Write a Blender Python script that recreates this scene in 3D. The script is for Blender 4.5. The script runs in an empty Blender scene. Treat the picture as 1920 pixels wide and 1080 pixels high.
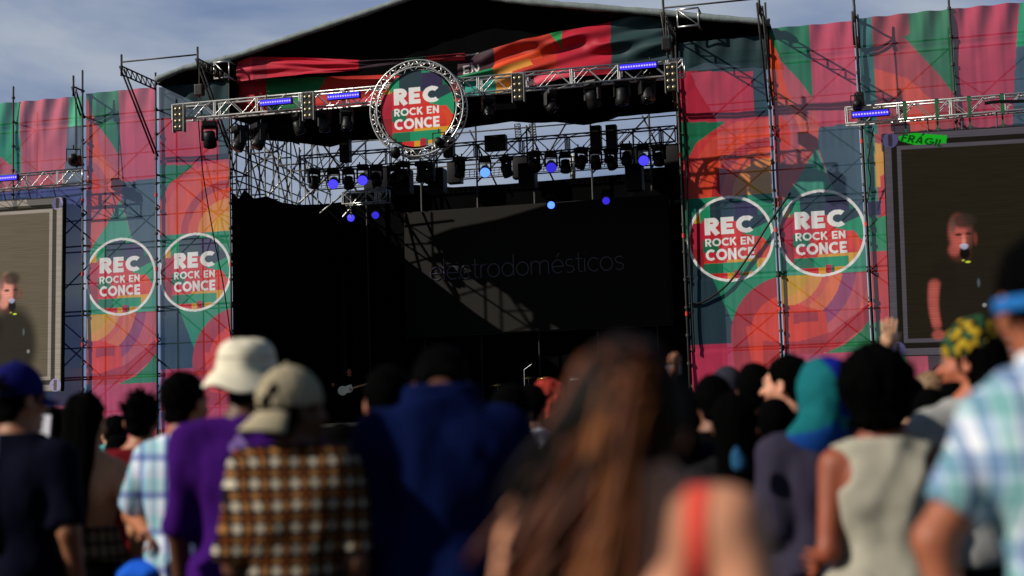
import bpy, math, random, time
import numpy as np
from mathutils import Vector, Matrix
rnd = random.Random(7)
SC = bpy.context.scene
COL = SC.collection
R = math.radians

# ------------------------------------------------------------------ camera
CAM = np.array([0.0, -42.867, 1.45]); YAW, PIT, ROL, FPX = -0.248, 0.105, -0.030, 2890.0
FW = np.array([math.sin(YAW)*math.cos(PIT), math.cos(YAW)*math.cos(PIT), math.sin(PIT)])
_r = np.array([math.cos(YAW), -math.sin(YAW), 0.0]); _u = np.cross(_r, FW)
RT = _r*math.cos(ROL) + _u*math.sin(ROL); UP = -_r*math.sin(ROL) + _u*math.cos(ROL)
cd = bpy.data.cameras.new('camera'); cam = bpy.data.objects.new('camera', cd); COL.objects.link(cam)
cam.matrix_world = Matrix(((RT[0], UP[0], -FW[0], CAM[0]), (RT[1], UP[1], -FW[1], CAM[1]), (RT[2], UP[2], -FW[2], CAM[2]), (0, 0, 0, 1)))
cd.sensor_width = 36; cd.lens = 36*FPX/1920; cd.clip_start = 0.1; cd.clip_end = 5000
cd.dof.use_dof = True; cd.dof.focus_distance = 42; cd.dof.aperture_fstop = 1.55
SC.camera = cam
def ray(px, py):                      # survey of the photograph: a pixel read as a direction
    return FW + RT*((px-960)/FPX) - UP*((py-540)/FPX)
def onY(px, py, Y=0.0):               # where that direction meets a plane parallel to the stage front
    d = ray(px, py); return CAM + d*((Y-CAM[1])/d[1])
def onX(px, py, X):
    d = ray(px, py); return CAM + d*((X-CAM[0])/d[0])
def atd(px, py, dist): return CAM + ray(px, py)*dist
def XZ(px, py, Y=0.0):
    p = onY(px, py, Y); return (p[0], p[2])

# ------------------------------------------------------------------ light
SUN = Vector((3.5, 2.25, -2.5)).normalized()       # the way the sunlight travels
elev = math.asin(-SUN.z)
w = bpy.data.worlds.new('World'); SC.world = w; w.use_nodes = True
nt = w.node_tree; nt.nodes.clear(); N = nt.nodes.new; L = nt.links.new
out = N('ShaderNodeOutputWorld'); bg = N('ShaderNodeBackground'); sky = N('ShaderNodeTexSky')
sky.sky_type = 'NISHITA'; sky.sun_disc = False; sky.sun_elevation = elev
sky.sun_rotation = math.atan2(-SUN.x, -SUN.y); sky.air_density = 1.0; sky.dust_density = 0.6; sky.ozone_density = 3.0
tc = N('ShaderNodeTexCoord'); mp = N('ShaderNodeMapping'); mp.inputs['Scale'].default_value = (1.1, 1.1, 4.2)
mp.inputs['Rotation'].default_value = (0.0, 0.25, 0.5)
n1 = N('ShaderNodeTexNoise'); n1.inputs['Scale'].default_value = 2.3; n1.inputs['Detail'].default_value = 8; n1.inputs['Roughness'].default_value = 0.52
n1.inputs['Distortion'].default_value = 0.5
cr = N('ShaderNodeValToRGB'); cr.color_ramp.elements[0].position = 0.34; cr.color_ramp.elements[0].color = (.11, .23, .54, 1); cr.color_ramp.elements[1].color = (.62, .70, .84, 1); cr.color_ramp.elements[1].position = 0.60
mx = N('ShaderNodeMix'); mx.data_type = 'RGBA'
ml = N('ShaderNodeMath'); ml.operation = 'MULTIPLY'
dt = N('ShaderNodeVectorMath'); dt.operation = 'DOT_PRODUCT'; dt.inputs[1].default_value = (math.sin(YAW)*.97, math.cos(YAW)*.97, .22)   # the cloud bank lies low beyond the stage
mr = N('ShaderNodeMapRange'); mr.inputs[1].default_value = .55; mr.inputs[2].default_value = .93; mr.inputs[3].default_value = .0; mr.inputs[4].default_value = 1.0
L(tc.outputs['Generated'], dt.inputs[0]); L(dt.outputs['Value'], mr.inputs[0]); L(mr.outputs[0], ml.inputs[1])
L(tc.outputs['Generated'], mp.inputs['Vector']); L(mp.outputs[0], n1.inputs['Vector']); L(n1.outputs['Fac'], cr.inputs[0])
ms = N('ShaderNodeVectorMath'); ms.operation = 'SCALE'; ms.inputs['Scale'].default_value = 14.5; ml.inputs[0].default_value = .9
L(cr.outputs[0], ms.inputs[0]); L(ms.outputs[0], mx.inputs[7]); L(ml.outputs[0], mx.inputs[0]); L(sky.outputs[0], mx.inputs[6]); L(mx.outputs[2], bg.inputs[0]); L(bg.outputs[0], out.inputs[0])
bg.inputs[1].default_value = 0.05
sl = bpy.data.lights.new('sun', 'SUN'); so = bpy.data.objects.new('sun', sl); COL.objects.link(so)
so.rotation_euler = SUN.to_track_quat('-Z', 'Y').to_euler(); so.location = (-30, -40, 30)
sl.energy = 5.0; sl.angle = R(0.5); sl.color = (1.0, 0.93, 0.82)
SC.view_settings.view_transform = 'Standard'; SC.view_settings.look = 'None'; SC.view_settings.gamma = 1.0
SC.view_settings.exposure = -0.12
SC.cycles.max_bounces = 6; SC.cycles.transparent_max_bounces = 16; SC.cycles.diffuse_bounces = 2
SC.cycles.sample_clamp_indirect = 3.0

# ------------------------------------------------------------------ helpers
def lin(c): return tuple((v/12.92 if v <= 0.04045 else ((v+0.055)/1.055)**2.4) for v in [x/255 for x in c[:3]])
def empty(name, loc=(0, 0, 0), rz=0.0):
    o = bpy.data.objects.new(name, None); COL.objects.link(o); o.location = loc; o.rotation_euler = (0, 0, rz)
    o.empty_display_size = 0.2; return o
def tag(o, label, cat, group=None, kind=None):
    if label: o['label'] = label
    if cat: o['category'] = cat
    if group: o['group'] = group
    if kind: o['kind'] = kind
    return o
def kids(o): return [c for c in bpy.data.objects if c.parent == o]
def copy_tree(o, parent=None):
    ks = kids(o); c = o.copy(); COL.objects.link(c); c.parent = parent
    for k in ks: copy_tree(k, c)
    return c
MATS = {}
def mat(name, rgb, rough=0.8, metal=0.0, var=0.25, scale=6.0, spec=0.3, emit=None, es=1.0, bump=0.0, bscale=40):
    if name in MATS: return MATS[name]
    m = bpy.data.materials.new(name); m.use_nodes = True; t = m.node_tree; b = t.nodes['Principled BSDF']
    b.inputs['Roughness'].default_value = rough; b.inputs['Metallic'].default_value = metal; b.inputs['Specular IOR Level'].default_value = spec
    c = lin(rgb)
    tcn = t.nodes.new('ShaderNodeTexCoord'); nz = t.nodes.new('ShaderNodeTexNoise'); nz.inputs['Scale'].default_value = scale; nz.inputs['Detail'].default_value = 5
    mxn = t.nodes.new('ShaderNodeMix'); mxn.data_type = 'RGBA'
    mxn.inputs[6].default_value = (*[v*(1-var) for v in c], 1); mxn.inputs[7].default_value = (*[min(1, v*(1+var)) for v in c], 1)
    t.links.new(tcn.outputs['Object'], nz.inputs['Vector']); t.links.new(nz.outputs['Fac'], mxn.inputs[0]); t.links.new(mxn.outputs[2], b.inputs['Base Color'])
    if emit: b.inputs['Emission Color'].default_value = (*lin(emit), 1); b.inputs['Emission Strength'].default_value = es
    if bump:
        n2 = t.nodes.new('ShaderNodeTexNoise'); n2.inputs['Scale'].default_value = bscale; n2.inputs['Detail'].default_value = 6
        bp = t.nodes.new('ShaderNodeBump'); bp.inputs['Strength'].default_value = bump; bp.inputs['Distance'].default_value = 0.02
        t.links.new(tcn.outputs['Object'], n2.inputs['Vector']); t.links.new(n2.outputs['Fac'], bp.inputs['Height']); t.links.new(bp.outputs[0], b.inputs['Normal'])
    MATS[name] = m; return m
def cmat(name, rough=0.75, see=0.0, transl=0.0, emit=0.0, spec=0.2, weave=0.0, gain=1.0):
    """colour comes from the mesh's own printed colours; see = share of open holes in a mesh cloth"""
    if name in MATS: return MATS[name]
    m = bpy.data.materials.new(name); m.use_nodes = True; t = m.node_tree; b = t.nodes['Principled BSDF']; o = t.nodes['Material Output']
    a = t.nodes.new('ShaderNodeAttribute'); a.attribute_name = 'Col'
    src = a.outputs['Color']
    if weave:
        tcn = t.nodes.new('ShaderNodeTexCoord'); nz = t.nodes.new('ShaderNodeTexNoise'); nz.inputs['Scale'].default_value = 1.7; nz.inputs['Detail'].default_value = 7
        mr = t.nodes.new('ShaderNodeMapRange'); mr.inputs[3].default_value = 1-weave; mr.inputs[4].default_value = 1+weave
        mm = t.nodes.new('ShaderNodeVectorMath'); mm.operation = 'SCALE'
        t.links.new(tcn.outputs['Object'], nz.inputs['Vector']); t.links.new(nz.outputs['Fac'], mr.inputs[0]); t.links.new(src, mm.inputs[0]); t.links.new(mr.outputs[0], mm.inputs['Scale']); src = mm.outputs[0]
    t.links.new(src, b.inputs['Base Color']); b.inputs['Roughness'].default_value = rough; b.inputs['Specular IOR Level'].default_value = spec
    if emit: t.links.new(src, b.inputs['Emission Color']); b.inputs['Emission Strength'].default_value = emit
    s = b.outputs[0]
    if transl:
        tr = t.nodes.new('ShaderNodeBsdfTranslucent'); t.links.new(src, tr.inputs[0]); ms = t.nodes.new('ShaderNodeMixShader'); ms.inputs[0].default_value = transl
        t.links.new(s, ms.inputs[1]); t.links.new(tr.outputs[0], ms.inputs[2]); s = ms.outputs[0]
    if see:
        tr = t.nodes.new('ShaderNodeBsdfTransparent'); ms = t.nodes.new('ShaderNodeMixShader'); ms.inputs[0].default_value = see
        t.links.new(s, ms.inputs[1]); t.links.new(tr.outputs[0], ms.inputs[2]); s = ms.outputs[0]
    t.links.new(s, o.inputs[0]); MATS[name] = m; return m

def link_mesh(name, verts, faces, m=None, parent=None, smooth=False):
    me = bpy.data.meshes.new(name); me.from_pydata([tuple(v) for v in verts], [], faces)
    if smooth: me.polygons.foreach_set('use_smooth', [True]*len(me.polygons))
    me.update(); o = bpy.data.objects.new(name, me); COL.objects.link(o)
    if m: me.materials.append(m)
    if parent: o.parent = parent
    return o
class MB:
    def __init__(s): s.v = []; s.f = []
    def tube(s, a, b, r, n=8, r2=None, cap=True):
        a = Vector(a); b = Vector(b); d = b-a
        if d.length < 1e-6: return s
        q = d.to_track_quat('Z', 'Y'); r2 = r if r2 is None else r2; k = len(s.v)
        for p, rr in ((a, r), (b, r2)):
            for i in range(n):
                t = 2*math.pi*i/n; s.v.append(p + q @ Vector((rr*math.cos(t), rr*math.sin(t), 0)))
        for i in range(n): j = (i+1) % n; s.f.append((k+i, k+j, k+n+j, k+n+i))
        if cap: s.f.append(tuple(k+n-1-i for i in range(n))); s.f.append(tuple(k+n+i for i in range(n)))
        return s
    def path(s, pts, r, n=8, closed=False):
        pts = [Vector(p) for p in pts]; m = len(pts); k = len(s.v)
        rs = r if isinstance(r, (list, tuple)) else [r]*m
        up = Vector((0.13, 0.21, 0.97))
        for i, p in enumerate(pts):
            d = (pts[(i+1) % m]-pts[i-1]) if closed else (pts[min(i+1, m-1)]-pts[max(i-1, 0)])
            d.normalize(); x = d.cross(up); 
            if x.length < 0.05: x = d.cross(Vector((1, 0, 0)))
            x.normalize(); y = x.cross(d)
            for j in range(n):
                t = 2*math.pi*j/n; s.v.append(p + x*rs[i]*math.cos(t) + y*rs[i]*math.sin(t))
        for i in range(m if closed else m-1):
            for j in range(n):
                a = k+i*n; b = k+((i+1) % m)*n; j2 = (j+1) % n; s.f.append((a+j, a+j2, b+j2, b+j))
        if not closed: s.f.append(tuple(k+n-1-i for i in range(n))); s.f.append(tuple(k+(m-1)*n+i for i in range(n)))
        return s
    def box(s, c, sz, rot=None, bev=0.0):
        c = Vector(c); k = len(s.v); hx, hy, hz = [q/2 for q in sz]; M = rot if rot else Matrix.Identity(3)
        if not bev:
            for x in (-hx, hx):
                for y in (-hy, hy):
                    for z in (-hz, hz): s.v.append(c + M @ Vector((x, y, z)))
            for f in ((0, 1, 3, 2), (4, 6, 7, 5), (0, 4, 5, 1), (2, 3, 7, 6), (0, 2, 6, 4), (1, 5, 7, 3)): s.f.append(tuple(k+i for i in f))
            return s
        import bmesh
        bm = bmesh.new(); bmesh.ops.create_cube(bm, size=1); 
        for v in bm.verts: v.co = Vector((v.co.x*sz[0], v.co.y*sz[1], v.co.z*sz[2]))
        bmesh.ops.bevel(bm, geom=list(bm.edges), offset=bev, segments=2, affect='EDGES', profile=0.7)
        bm.verts.ensure_lookup_table()
        for v in bm.verts: s.v.append(c + M @ v.co)
        for f in bm.faces: s.f.append(tuple(k+v.index for v in f.verts))
        bm.free(); return s
    def lathe(s, c, prof, n=20, rot=None):
        c = Vector(c); k = len(s.v); M = rot if rot else Matrix.Identity(3)
        for (r, z) in prof:
            for i in range(n): t = 2*math.pi*i/n; s.v.append(c + M @ Vector((r*math.cos(t), r*math.sin(t), z)))
        for a in range(len(prof)-1):
            for i in range(n): j = (i+1) % n; s.f.append((k+a*n+i, k+a*n+j, k+(a+1)*n+j, k+(a+1)*n+i))
        s.f.append(tuple(k+n-1-i for i in range(n))); s.f.append(tuple(k+(len(prof)-1)*n+i for i in range(n)))
        return s
    def ball(s, c, r, n=12, sc=(1, 1, 1), rot=None):
        prof = [(max(1e-4, r*math.sin(math.pi*i/(n//2+2))), -r*math.cos(math.pi*i/(n//2+2))) for i in range(n//2+3)]
        M = (rot if rot else Matrix.Identity(3)) @ Matrix.Diagonal(sc)
        return s.lathe(c, prof, n, M)
    def build(s, name, m, parent=None, smooth=False): return link_mesh(name, s.v, s.f, m, parent, smooth)

# noise on a random lattice, used for cloth folds and hair
_rs = np.random.RandomState(3); _lat = _rs.rand(32, 32, 32)
def noise3(P, sc=(1, 1, 1), off=0.0):
    q = np.asarray(P, float)*np.asarray(sc, float)+off; i = np.floor(q).astype(int); f = q-i; f = f*f*(3-2*f); r = 0
    for dx in (0, 1):
        for dy in (0, 1):
            for dz in (0, 1):
                wgt = (f[..., 0] if dx else 1-f[..., 0])*(f[..., 1] if dy else 1-f[..., 1])*(f[..., 2] if dz else 1-f[..., 2])
                r = r + wgt*_lat[(i[..., 0]+dx) % 32, (i[..., 1]+dy) % 32, (i[..., 2]+dz) % 32]
    return r-0.5

# ------------------------------------------------------------------ printing: flat shapes into a cloth's own colours
def in_poly(x, z, pts):
    c = np.zeros(x.shape, bool); n = len(pts)
    for i in range(n):
        x1, y1 = pts[i]; x2, y2 = pts[i-1]
        if y1 == y2: continue
        k = ((y1 > z) != (y2 > z)) & (x < (x2-x1)*(z-y1)/(y2-y1)+x1); c ^= k
    return c
def seg(x, y, x0, y0, x1, y1, h):
    dx, dy = x1-x0, y1-y0; l = math.hypot(dx, dy); t = ((x-x0)*dx+(y-y0)*dy)/l; d = abs((x-x0)*dy-(y-y0)*dx)/l
    return (t > -1e-9) & (t < l+1e-9) & (d < h)
def arc(x, y, cx, cy, rx, ry, h, a0=0, a1=360):
    r = np.hypot((x-cx)/rx, (y-cy)/ry); a = np.degrees(np.arctan2((y-cy)/ry, (x-cx)/rx)) % 360
    k = abs(r-1)*min(rx, ry) < h
    return k & (((a >= a0) & (a <= a1)) if a1 > a0 else ((a >= a0) | (a <= a1)))
def letter(ch, x, y, h):
    """x 0..width, y 0..1; h = half the stroke"""
    if ch == 'E': return seg(x, y, h, 0, h, 1, h)|seg(x, y, 0, h, .62, h, h)|seg(x, y, 0, .5, .56, .5, h*.9)|seg(x, y, 0, 1-h, .62, 1-h, h), .66
    if ch == 'C': return arc(x, y, .5, .5, .5-h, .5-h, h, 48, 312), .86
    if ch == 'O': return arc(x, y, .5, .5, .5-h, .5-h, h), 1.0
    if ch == 'N': return seg(x, y, h, 0, h, 1, h)|seg(x, y, .76-h, 0, .76-h, 1, h)|seg(x, y, h*.7, .97, .76-h*.7, .03, h), .78
    if ch == 'R': return seg(x, y, h, 0, h, 1, h)|(arc(x, y, .38, .69, .31-h, .31-h, h)&(x > .36))|seg(x, y, 0, 1-h, .38, 1-h, h)|seg(x, y, 0, .38+h, .38, .38+h, h)|seg(x, y, .34, .42, .62, 0, h), .72
    if ch == 'K': return seg(x, y, h, 0, h, 1, h)|seg(x, y, h, .38, .62, 1, h)|seg(x, y, .28, .58, .66, 0, h), .74
    if ch == 'F': return seg(x, y, h, 0, h, 1, h)|seg(x, y, 0, .5, .5, .5, h)|seg(x, y, 0, 1-h, .56, 1-h, h), .6
    if ch == 'A': return seg(x, y, h, 0, .4, 1, h)|seg(x, y, .8-h, 0, .4, 1, h)|seg(x, y, .2, .28, .6, .28, h), .84
    if ch == 'G': return arc(x, y, .5, .5, .5-h, .5-h, h, 48, 360)|seg(x, y, .5, .48, .98, .48, h), 1.0
    if ch == 'I': return seg(x, y, h, 0, h, 1, h), .26
    if ch == 'L': return seg(x, y, h, 0, h, 1, h)|seg(x, y, 0, h, .5, h, h), .54
    return np.zeros(x.shape, bool), .34
def word(txt, x, y, xa, xb, ya, yb, h, gap=.07):
    z = np.zeros(1); adv = [letter(c, z, z, h)[1] for c in txt]; tot = sum(adv)+gap*(len(txt)-1); sx = (xb-xa)/tot; p = 0; m = np.zeros(x.shape, bool)
    for c, a in zip(txt, adv):
        m |= letter(c, (x-xa)/sx-p, (y-ya)/(yb-ya), h)[0]; p += a+gap
    return m
RED, CRIM, PINK = (214, 48, 40), (178, 30, 58), (196, 72, 98)
GRN, GRN2, TEAL = (24, 150, 105), (20, 112, 78), (40, 128, 118)
SLATE, SLATE2, NAVY = (34, 58, 70), (62, 88, 104), (48, 38, 78)
ORG, YEL, MAU, WHT, DRED = (222, 78, 34), (224, 160, 38), (150, 66, 108), (240, 238, 236), (150, 24, 38)
def logo(C, x, z, cx, cz, r, ring=True):
    u = (x-cx)/r; v = (z-cz)/r; d = np.hypot(u, v)
    def put(m, c): C[m & (d < 1)] = lin(c)
    put(d < 2, RED)
    put((u < -.66)&(v > -1), CRIM); put((u < -.6)&(v > .42), GRN); put((u > -.86)&(u < -.7)&(v > .42), YEL)
    put((u > -.66)&(u < -.2)&(v < .48), (204, 36, 56)); put((u > -.7)&(v > .5), GRN); put((u > -.46)&(v > .42), SLATE); put((u > .13)&(v > .45), NAVY)
    put((u > .13)&(v > .88)&(u < .45), GRN); put((u > .67)&(v > .4), GRN2)
    put(in_poly(u, v, [(.15, .5), (.3, .1), (.6, .22), (1.1, .42), (1.1, .55)]), SLATE)
    put(in_poly(u, v, [(.3, .1), (.6, .22), (1.1, .42), (1.1, -.25), (.78, -.18), (.55, .04)]), GRN)
    put((u > -.66)&(u < -.28)&(v < 0)&(v > -.3), GRN2)
    put((np.hypot(u-.3, v+.42) < .62)&(u > .3)&(v > -.42)&(v < .02), (226, 60, 44)); put((np.hypot(u-.3, v+.42) > .45)&(np.hypot(u-.3, v+.42) < .58)&(u > .35)&(v > -.5)&(v < -.1), ORG)
    put((v < -.5)&(u > -.1)&(u < .95), YEL); put((v < -.5)&(u < -.1)&(v > -.58), RED)
    put((u > -.66)&(u < .6)&(v < -.57)&(v > -.81), GRN); put((u > -.66)&(u < -.2)&(v < -.58)&(v > -.81), GRN2)
    put((v < -.81)&(u < -.1), (214, 40, 44)); put((u > .06)&(u < .2)&(v < -.76), CRIM); put((u > .2)&(u < .26)&(v < -.78), GRN2)
    put((u < -.66)&(v < -.2), DRED)
    T = word('REC', u, v, -.6, .57, .12, .53, .135)|word('ROCK EN', u, v, -.6, .56, -.16, .03, .105)|word('CONCE', u, v, -.6, .58, -.50, -.23, .115)
    put(T, WHT)
    if ring: C[(d >= .965)&(d < 1.03)] = lin(WHT)
def grid_cloth(name, xs, zs, paint, disp, m, parent=None, Y=0.0, zfun=None):
    X, Z = np.meshgrid(xs, zs); C = np.zeros(X.shape+(3,)); paint(C, X, Z)
    Yv = Y+disp(X, Z); Zv = Z if zfun is None else zfun(X, Z)
    nx, nz = len(xs), len(zs); me = bpy.data.meshes.new(name); V = np.stack([X, Yv, Zv], -1).reshape(-1, 3)
    a = (np.arange(nz-1)[:, None]*nx+np.arange(nx-1)[None]).ravel(); F = np.stack([a, a+1, a+nx+1, a+nx], 1)
    raw_mesh(me, V, F); ca = me.color_attributes.new('Col', 'FLOAT_COLOR', 'POINT')
    ca.data.foreach_set('color', np.concatenate([C.reshape(-1, 3), np.ones((nx*nz, 1))], 1).astype(np.float32).ravel())
    me.materials.append(m); o = bpy.data.objects.new(name, me); COL.objects.link(o)
    if parent: o.parent = parent
    return o
def raw_mesh(me, V, F):
    k = F.shape[1]; me.vertices.add(len(V)); me.vertices.foreach_set('co', np.asarray(V, np.float32).ravel())
    me.loops.add(len(F)*k); me.loops.foreach_set('vertex_index', F.astype(np.int32).ravel())
    me.polygons.add(len(F)); me.polygons.foreach_set('loop_start', np.arange(0, len(F)*k, k, dtype=np.int32)); me.polygons.foreach_set('loop_total', np.full(len(F), k, np.int32))
    me.polygons.foreach_set('use_smooth', np.ones(len(F), bool)); me.update(calc_edges=True); me.validate()
# ------------------------------------------------------------------ materials of the stage
M_steel = mat('galvanised_steel', (150, 150, 148), 0.45, 0.6, 0.3, 14)
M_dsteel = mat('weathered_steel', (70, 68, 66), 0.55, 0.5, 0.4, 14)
M_alu = mat('aluminium', (200, 200, 198), 0.35, 0.75, 0.15, 9)
M_black = mat('black_housing', (14, 14, 15), 0.5, 0.0, 0.3, 10)
M_cloth = mat('black_stage_cloth', (5, 5, 6), 0.95, 0.0, 0.4, 1.2, spec=0.05)
M_redtape = mat('red_coupler', (200, 50, 34), 0.6)
M_green = mat('green_strap', (30, 96, 60), 0.7)
M_lens = mat('glass_lens', (24, 24, 30), 0.15, 0.0, 0.1, spec=0.6)
M_uv = mat('blue_lamp_light', (40, 34, 180), 0.3, emit=(70, 62, 255), es=1.5)
M_uvc = mat('cyan_lamp_light', (60, 90, 230), 0.3, emit=(90, 140, 255), es=1.9)
M_uvd = mat('dim_blue_lamp_light', (30, 24, 120), 0.3, emit=(60, 50, 235), es=0.9)
M_roof = mat('roof_sheet', (12, 12, 13), 0.8, 0, 0.4, 1.5, spec=0.1)
M_rim = mat('grey_roof_roll', (120, 130, 130), 0.7, 0, 0.35, 5, bump=0.6, bscale=8)
M_bann = cmat('printed_mesh_cloth', 0.8, see=0.09, transl=0.12, weave=0.22); M_banl = cmat('printed_mesh_cloth_added_haze', 0.8, see=0.17, transl=0.1, weave=0.22)  # left cloth made more see-through, to put haze into its colours
M_sign = cmat('printed_sign', 0.45, weave=0.05)
M_head = cmat('printed_header_cloth', 0.6, weave=0.25)
PX = dict(a0=-24.555, a=-22.036, b=-19.575, c0=-5.82, c=-3.246, d=-0.81)
ZL = 7.15; CX = dict(A=-23.311, B=-20.815, C=-4.528, D=-2.032); RL = 1.175

# ------------------------------------------------------------------ ground, hills
ground = link_mesh('ground', [(-900, -300, 0), (900, -300, 0), (900, 1500, 0), (-900, 1500, 0)], [(0, 1, 2, 3)], mat('trodden_earth', (34, 31, 25), 0.95, 0, 0.4, 0.6)); ground['kind'] = 'structure'
hv = []; hf = []
for i in range(81):
    x = -700+i*17.5; h = 9+7*math.sin(i*.31)+4*math.sin(i*.83+1)+2*math.sin(i*2.1)
    hv += [(x, 330, -1), (x, 360, h*.8), (x, 400, h), (x, 470, -1)]
    if i:
        k = 4*i; hf += [(k-4, k, k+1, k-3), (k-3, k+1, k+2, k-2), (k-2, k+2, k+3, k-1)]
hl = link_mesh('hills', hv, hf, mat('wooded_hills', (38, 50, 34), 0.95, 0, 0.5, 0.1), smooth=True); hl['kind'] = 'structure'

# ------------------------------------------------------------------ printed banners on the scaffolding
def rel(pts, c): return [(XZ(*p)[0]-CX[c], XZ(*p)[1]-ZL) for p in pts]
def design_D(C, x, z):
    P = lambda pts, c: C.__setitem__(in_poly(x, z, rel(pts, 'D')), lin(c))
    def disc(px, py, r, c, r0=0, cond=True):
        cx, cz = rel([(px, py)], 'D')[0]; d = np.hypot(x-cx, z-cz); C[(d < r)&(d >= r0)&cond] = lin(c)
    C[:] = lin(PINK)
    P([(1420, 20), (1516, 20), (1524, 185), (1420, 185)], (34, 118, 80))
    P([(1436, 55), (1443, 68), (1465, 115), (1500, 152), (1526, 187), (1526, 300), (1420, 300)], (186, 84, 98))
    P([(1436, 55), (1446, 72), (1463, 118), (1476, 170), (1484, 184), (1430, 184)], (222, 76, 40))
    disc(1425, 262, 1.42, (214, 98, 84), cond=z < rel([(1480, 184)], 'D')[0][1]); disc(1425, 262, 1.12, (180, 84, 96), cond=z < rel([(1480, 184)], 'D')[0][1]); disc(1425, 262, .86, (208, 60, 44), cond=z < rel([(1480, 184)], 'D')[0][1]); disc(1425, 262, .5, CRIM)
    P([(1520, 240), (1526, 190), (1536, 240), (1531, 276), (1497, 335), (1458, 392), (1440, 392), (1440, 330), (1490, 310)], (206, 88, 84))
    P([(1535, 238), (1625, 228), (1640, 410), (1575, 410), (1568, 369), (1533, 275)], SLATE2)
    P([(1531, 275), (1568, 369), (1584, 371), (1600, 395), (1640, 412), (1640, 516), (1440, 520), (1440, 410), (1458, 390), (1497, 335)], (60, 150, 122))
    P([(1440, 430), (1475, 380), (1475, 517), (1440, 520)], GRN2)
    P([(1440, 518), (1640, 513), (1650, 600), (1550, 664), (1440, 676)], (216, 92, 82))
    zb = rel([(1500, 516)], 'D')[0][1]; lo = z < zb
    disc(1468, 500, 2.35, (196, 84, 92), 1.98, lo); disc(1468, 500, 1.98, MAU, 1.62, lo)
    disc(1468, 500, 1.62, (222, 110, 70), 1.28, lo); disc(1468, 500, 1.1, (226, 150, 66), 0, lo); disc(1462, 500, .86, (206, 158, 42), 0, lo)
    P([(1440, 572), (1500, 571), (1548, 585), (1552, 625), (1500, 648), (1440, 652)], (220, 58, 34))
    P([(1488, 586), (1534, 583), (1534, 602), (1488, 607)], (168, 40, 50)); P([(1440, 640), (1500, 640), (1560, 622), (1602, 590), (1640, 560), (1640, 600), (1560, 658), (1440, 682)], (176, 40, 50))
    P([(1546, 663), (1585, 645), (1615, 620), (1634, 594), (1650, 580), (1650, 658)], (30, 124, 72))
    C[z < rel([(1550, 662)], 'D')[0][1]] = lin((190, 58, 92))
    P([(1440, 664), (1482, 662), (1484, 716), (1440, 716)], SLATE)
    C[(z < -4.55)] = lin((188, 64, 96)); C[(z < -5.2)&(x > -.3)] = lin((204, 84, 98))
    logo(C, x, z, 0, 0, RL)
def design_C(C, x, z):
    P = lambda pts, c: C.__setitem__(in_poly(x, z, rel(pts, 'C')), lin(c))
    C[:] = lin((196, 48, 58))
    P([(1250, 20), (1460, 20), (1460, 134), (1250, 134)], (36, 60, 66)); P([(1411, 130), (1460, 130), (1460, 216), (1414, 216)], (34, 66, 78))
    P([(1250, 20), (1460, 20), (1460, 90), (1250, 96)], (44, 64, 70))
    P([(1250, 134), (1411, 134), (1414, 227), (1250, 232)], (188, 38, 66))
    P([(1250, 230), (1366, 227), (1366, 300), (1250, 330)], (204, 58, 60)); P([(1250, 229), (1362, 228), (1335, 246), (1305, 268), (1290, 296), (1250, 320)], GRN2)
    def disc(cx, cz, r, c, r0=0, cond=True): d = np.hypot(x-cx, z-cz); C[(d < r)&(d >= r0)&cond] = lin(c)
    up = (z > 1.2)&(z < 3.3)
    for r, c in ((2.3, (214, 74, 62)), (1.95, (224, 70, 42)), (1.62, (172, 40, 46)), (1.36, (220, 76, 40)), (1.05, (226, 136, 50)), (.62, (224, 160, 50))): disc(1.15, 1.15, r, c, 0, up)
    C[(z <= 1.2)] = lin((28, 138, 100)); C[(z <= 1.2)&(x < -.75)&(z > .3)] = lin((32, 122, 100))
    P([(1260, 462), (1290, 470), (1335, 520), (1375, 607), (1374, 648), (1260, 650)], SLATE)
    C[(x < -1.02)&(z < -.05)&(z > -3.2)] = lin(SLATE)
    lo = (z < .1)
    for r, c in ((1.62, (172, 36, 44)), (1.1, (220, 58, 32)), (.55, (196, 44, 36))): disc(1.52, -2.75, r, c, 0, lo)
    P([(1374, 606), (1470, 606), (1480, 730), (1372, 730)], (172, 36, 44)); 
    for r, c in ((1.1, (220, 58, 32)),): disc(1.52, -2.75, r, c)
    P([(1398, 612), (1475, 612), (1480, 700), (1412, 692)], (220, 58, 32)); P([(1430, 640), (1475, 638), (1480, 690), (1432, 690)], (184, 40, 36))
    P([(1250, 648), (1374, 645), (1386, 820), (1250, 820)], (190, 52, 88))
    C[z < -4.1] = lin((196, 60, 88)); C[(z < -4.6)] = lin((200, 70, 96))
    logo(C, x, z, 0, 0, RL)
def folds(seed, amp, x0, x1, ztop):
    def f(X, Z):
        P = np.stack([X, Z*.5, 0*X], -1)
        d = amp*2.2*noise3(P, (.55, .8, 1), seed)+amp*noise3(P, (1.9, .6, 1), seed+7)+amp*.35*noise3(P, (9, 1.2, 1), seed+3)
        t = np.clip((ztop-Z)/1.6, 0, 1); e = np.minimum(X-x0, x1-X); d = d+amp*.9*(1-t)*np.sin(9*(X-x0)+2.2*(ztop-Z))*np.clip(e/.3, 0, 1)
        d = d+.012*np.sin(np.clip((Z % 2.0)/.06, 0, math.pi))
        return d*np.clip(e/.2, 0, 1)
    return f
def rng(a, b, s): return np.linspace(a, b, max(2, int(round((b-a)/s))+1))
def fine_z(z0, z1): return np.concatenate([rng(z0, ZL-1.3, .035)[:-1], rng(ZL-1.3, ZL+1.3, .013)[:-1], rng(ZL+1.3, z1, .035)])
BG = 'printed festival banners on the scaffolding'
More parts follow.
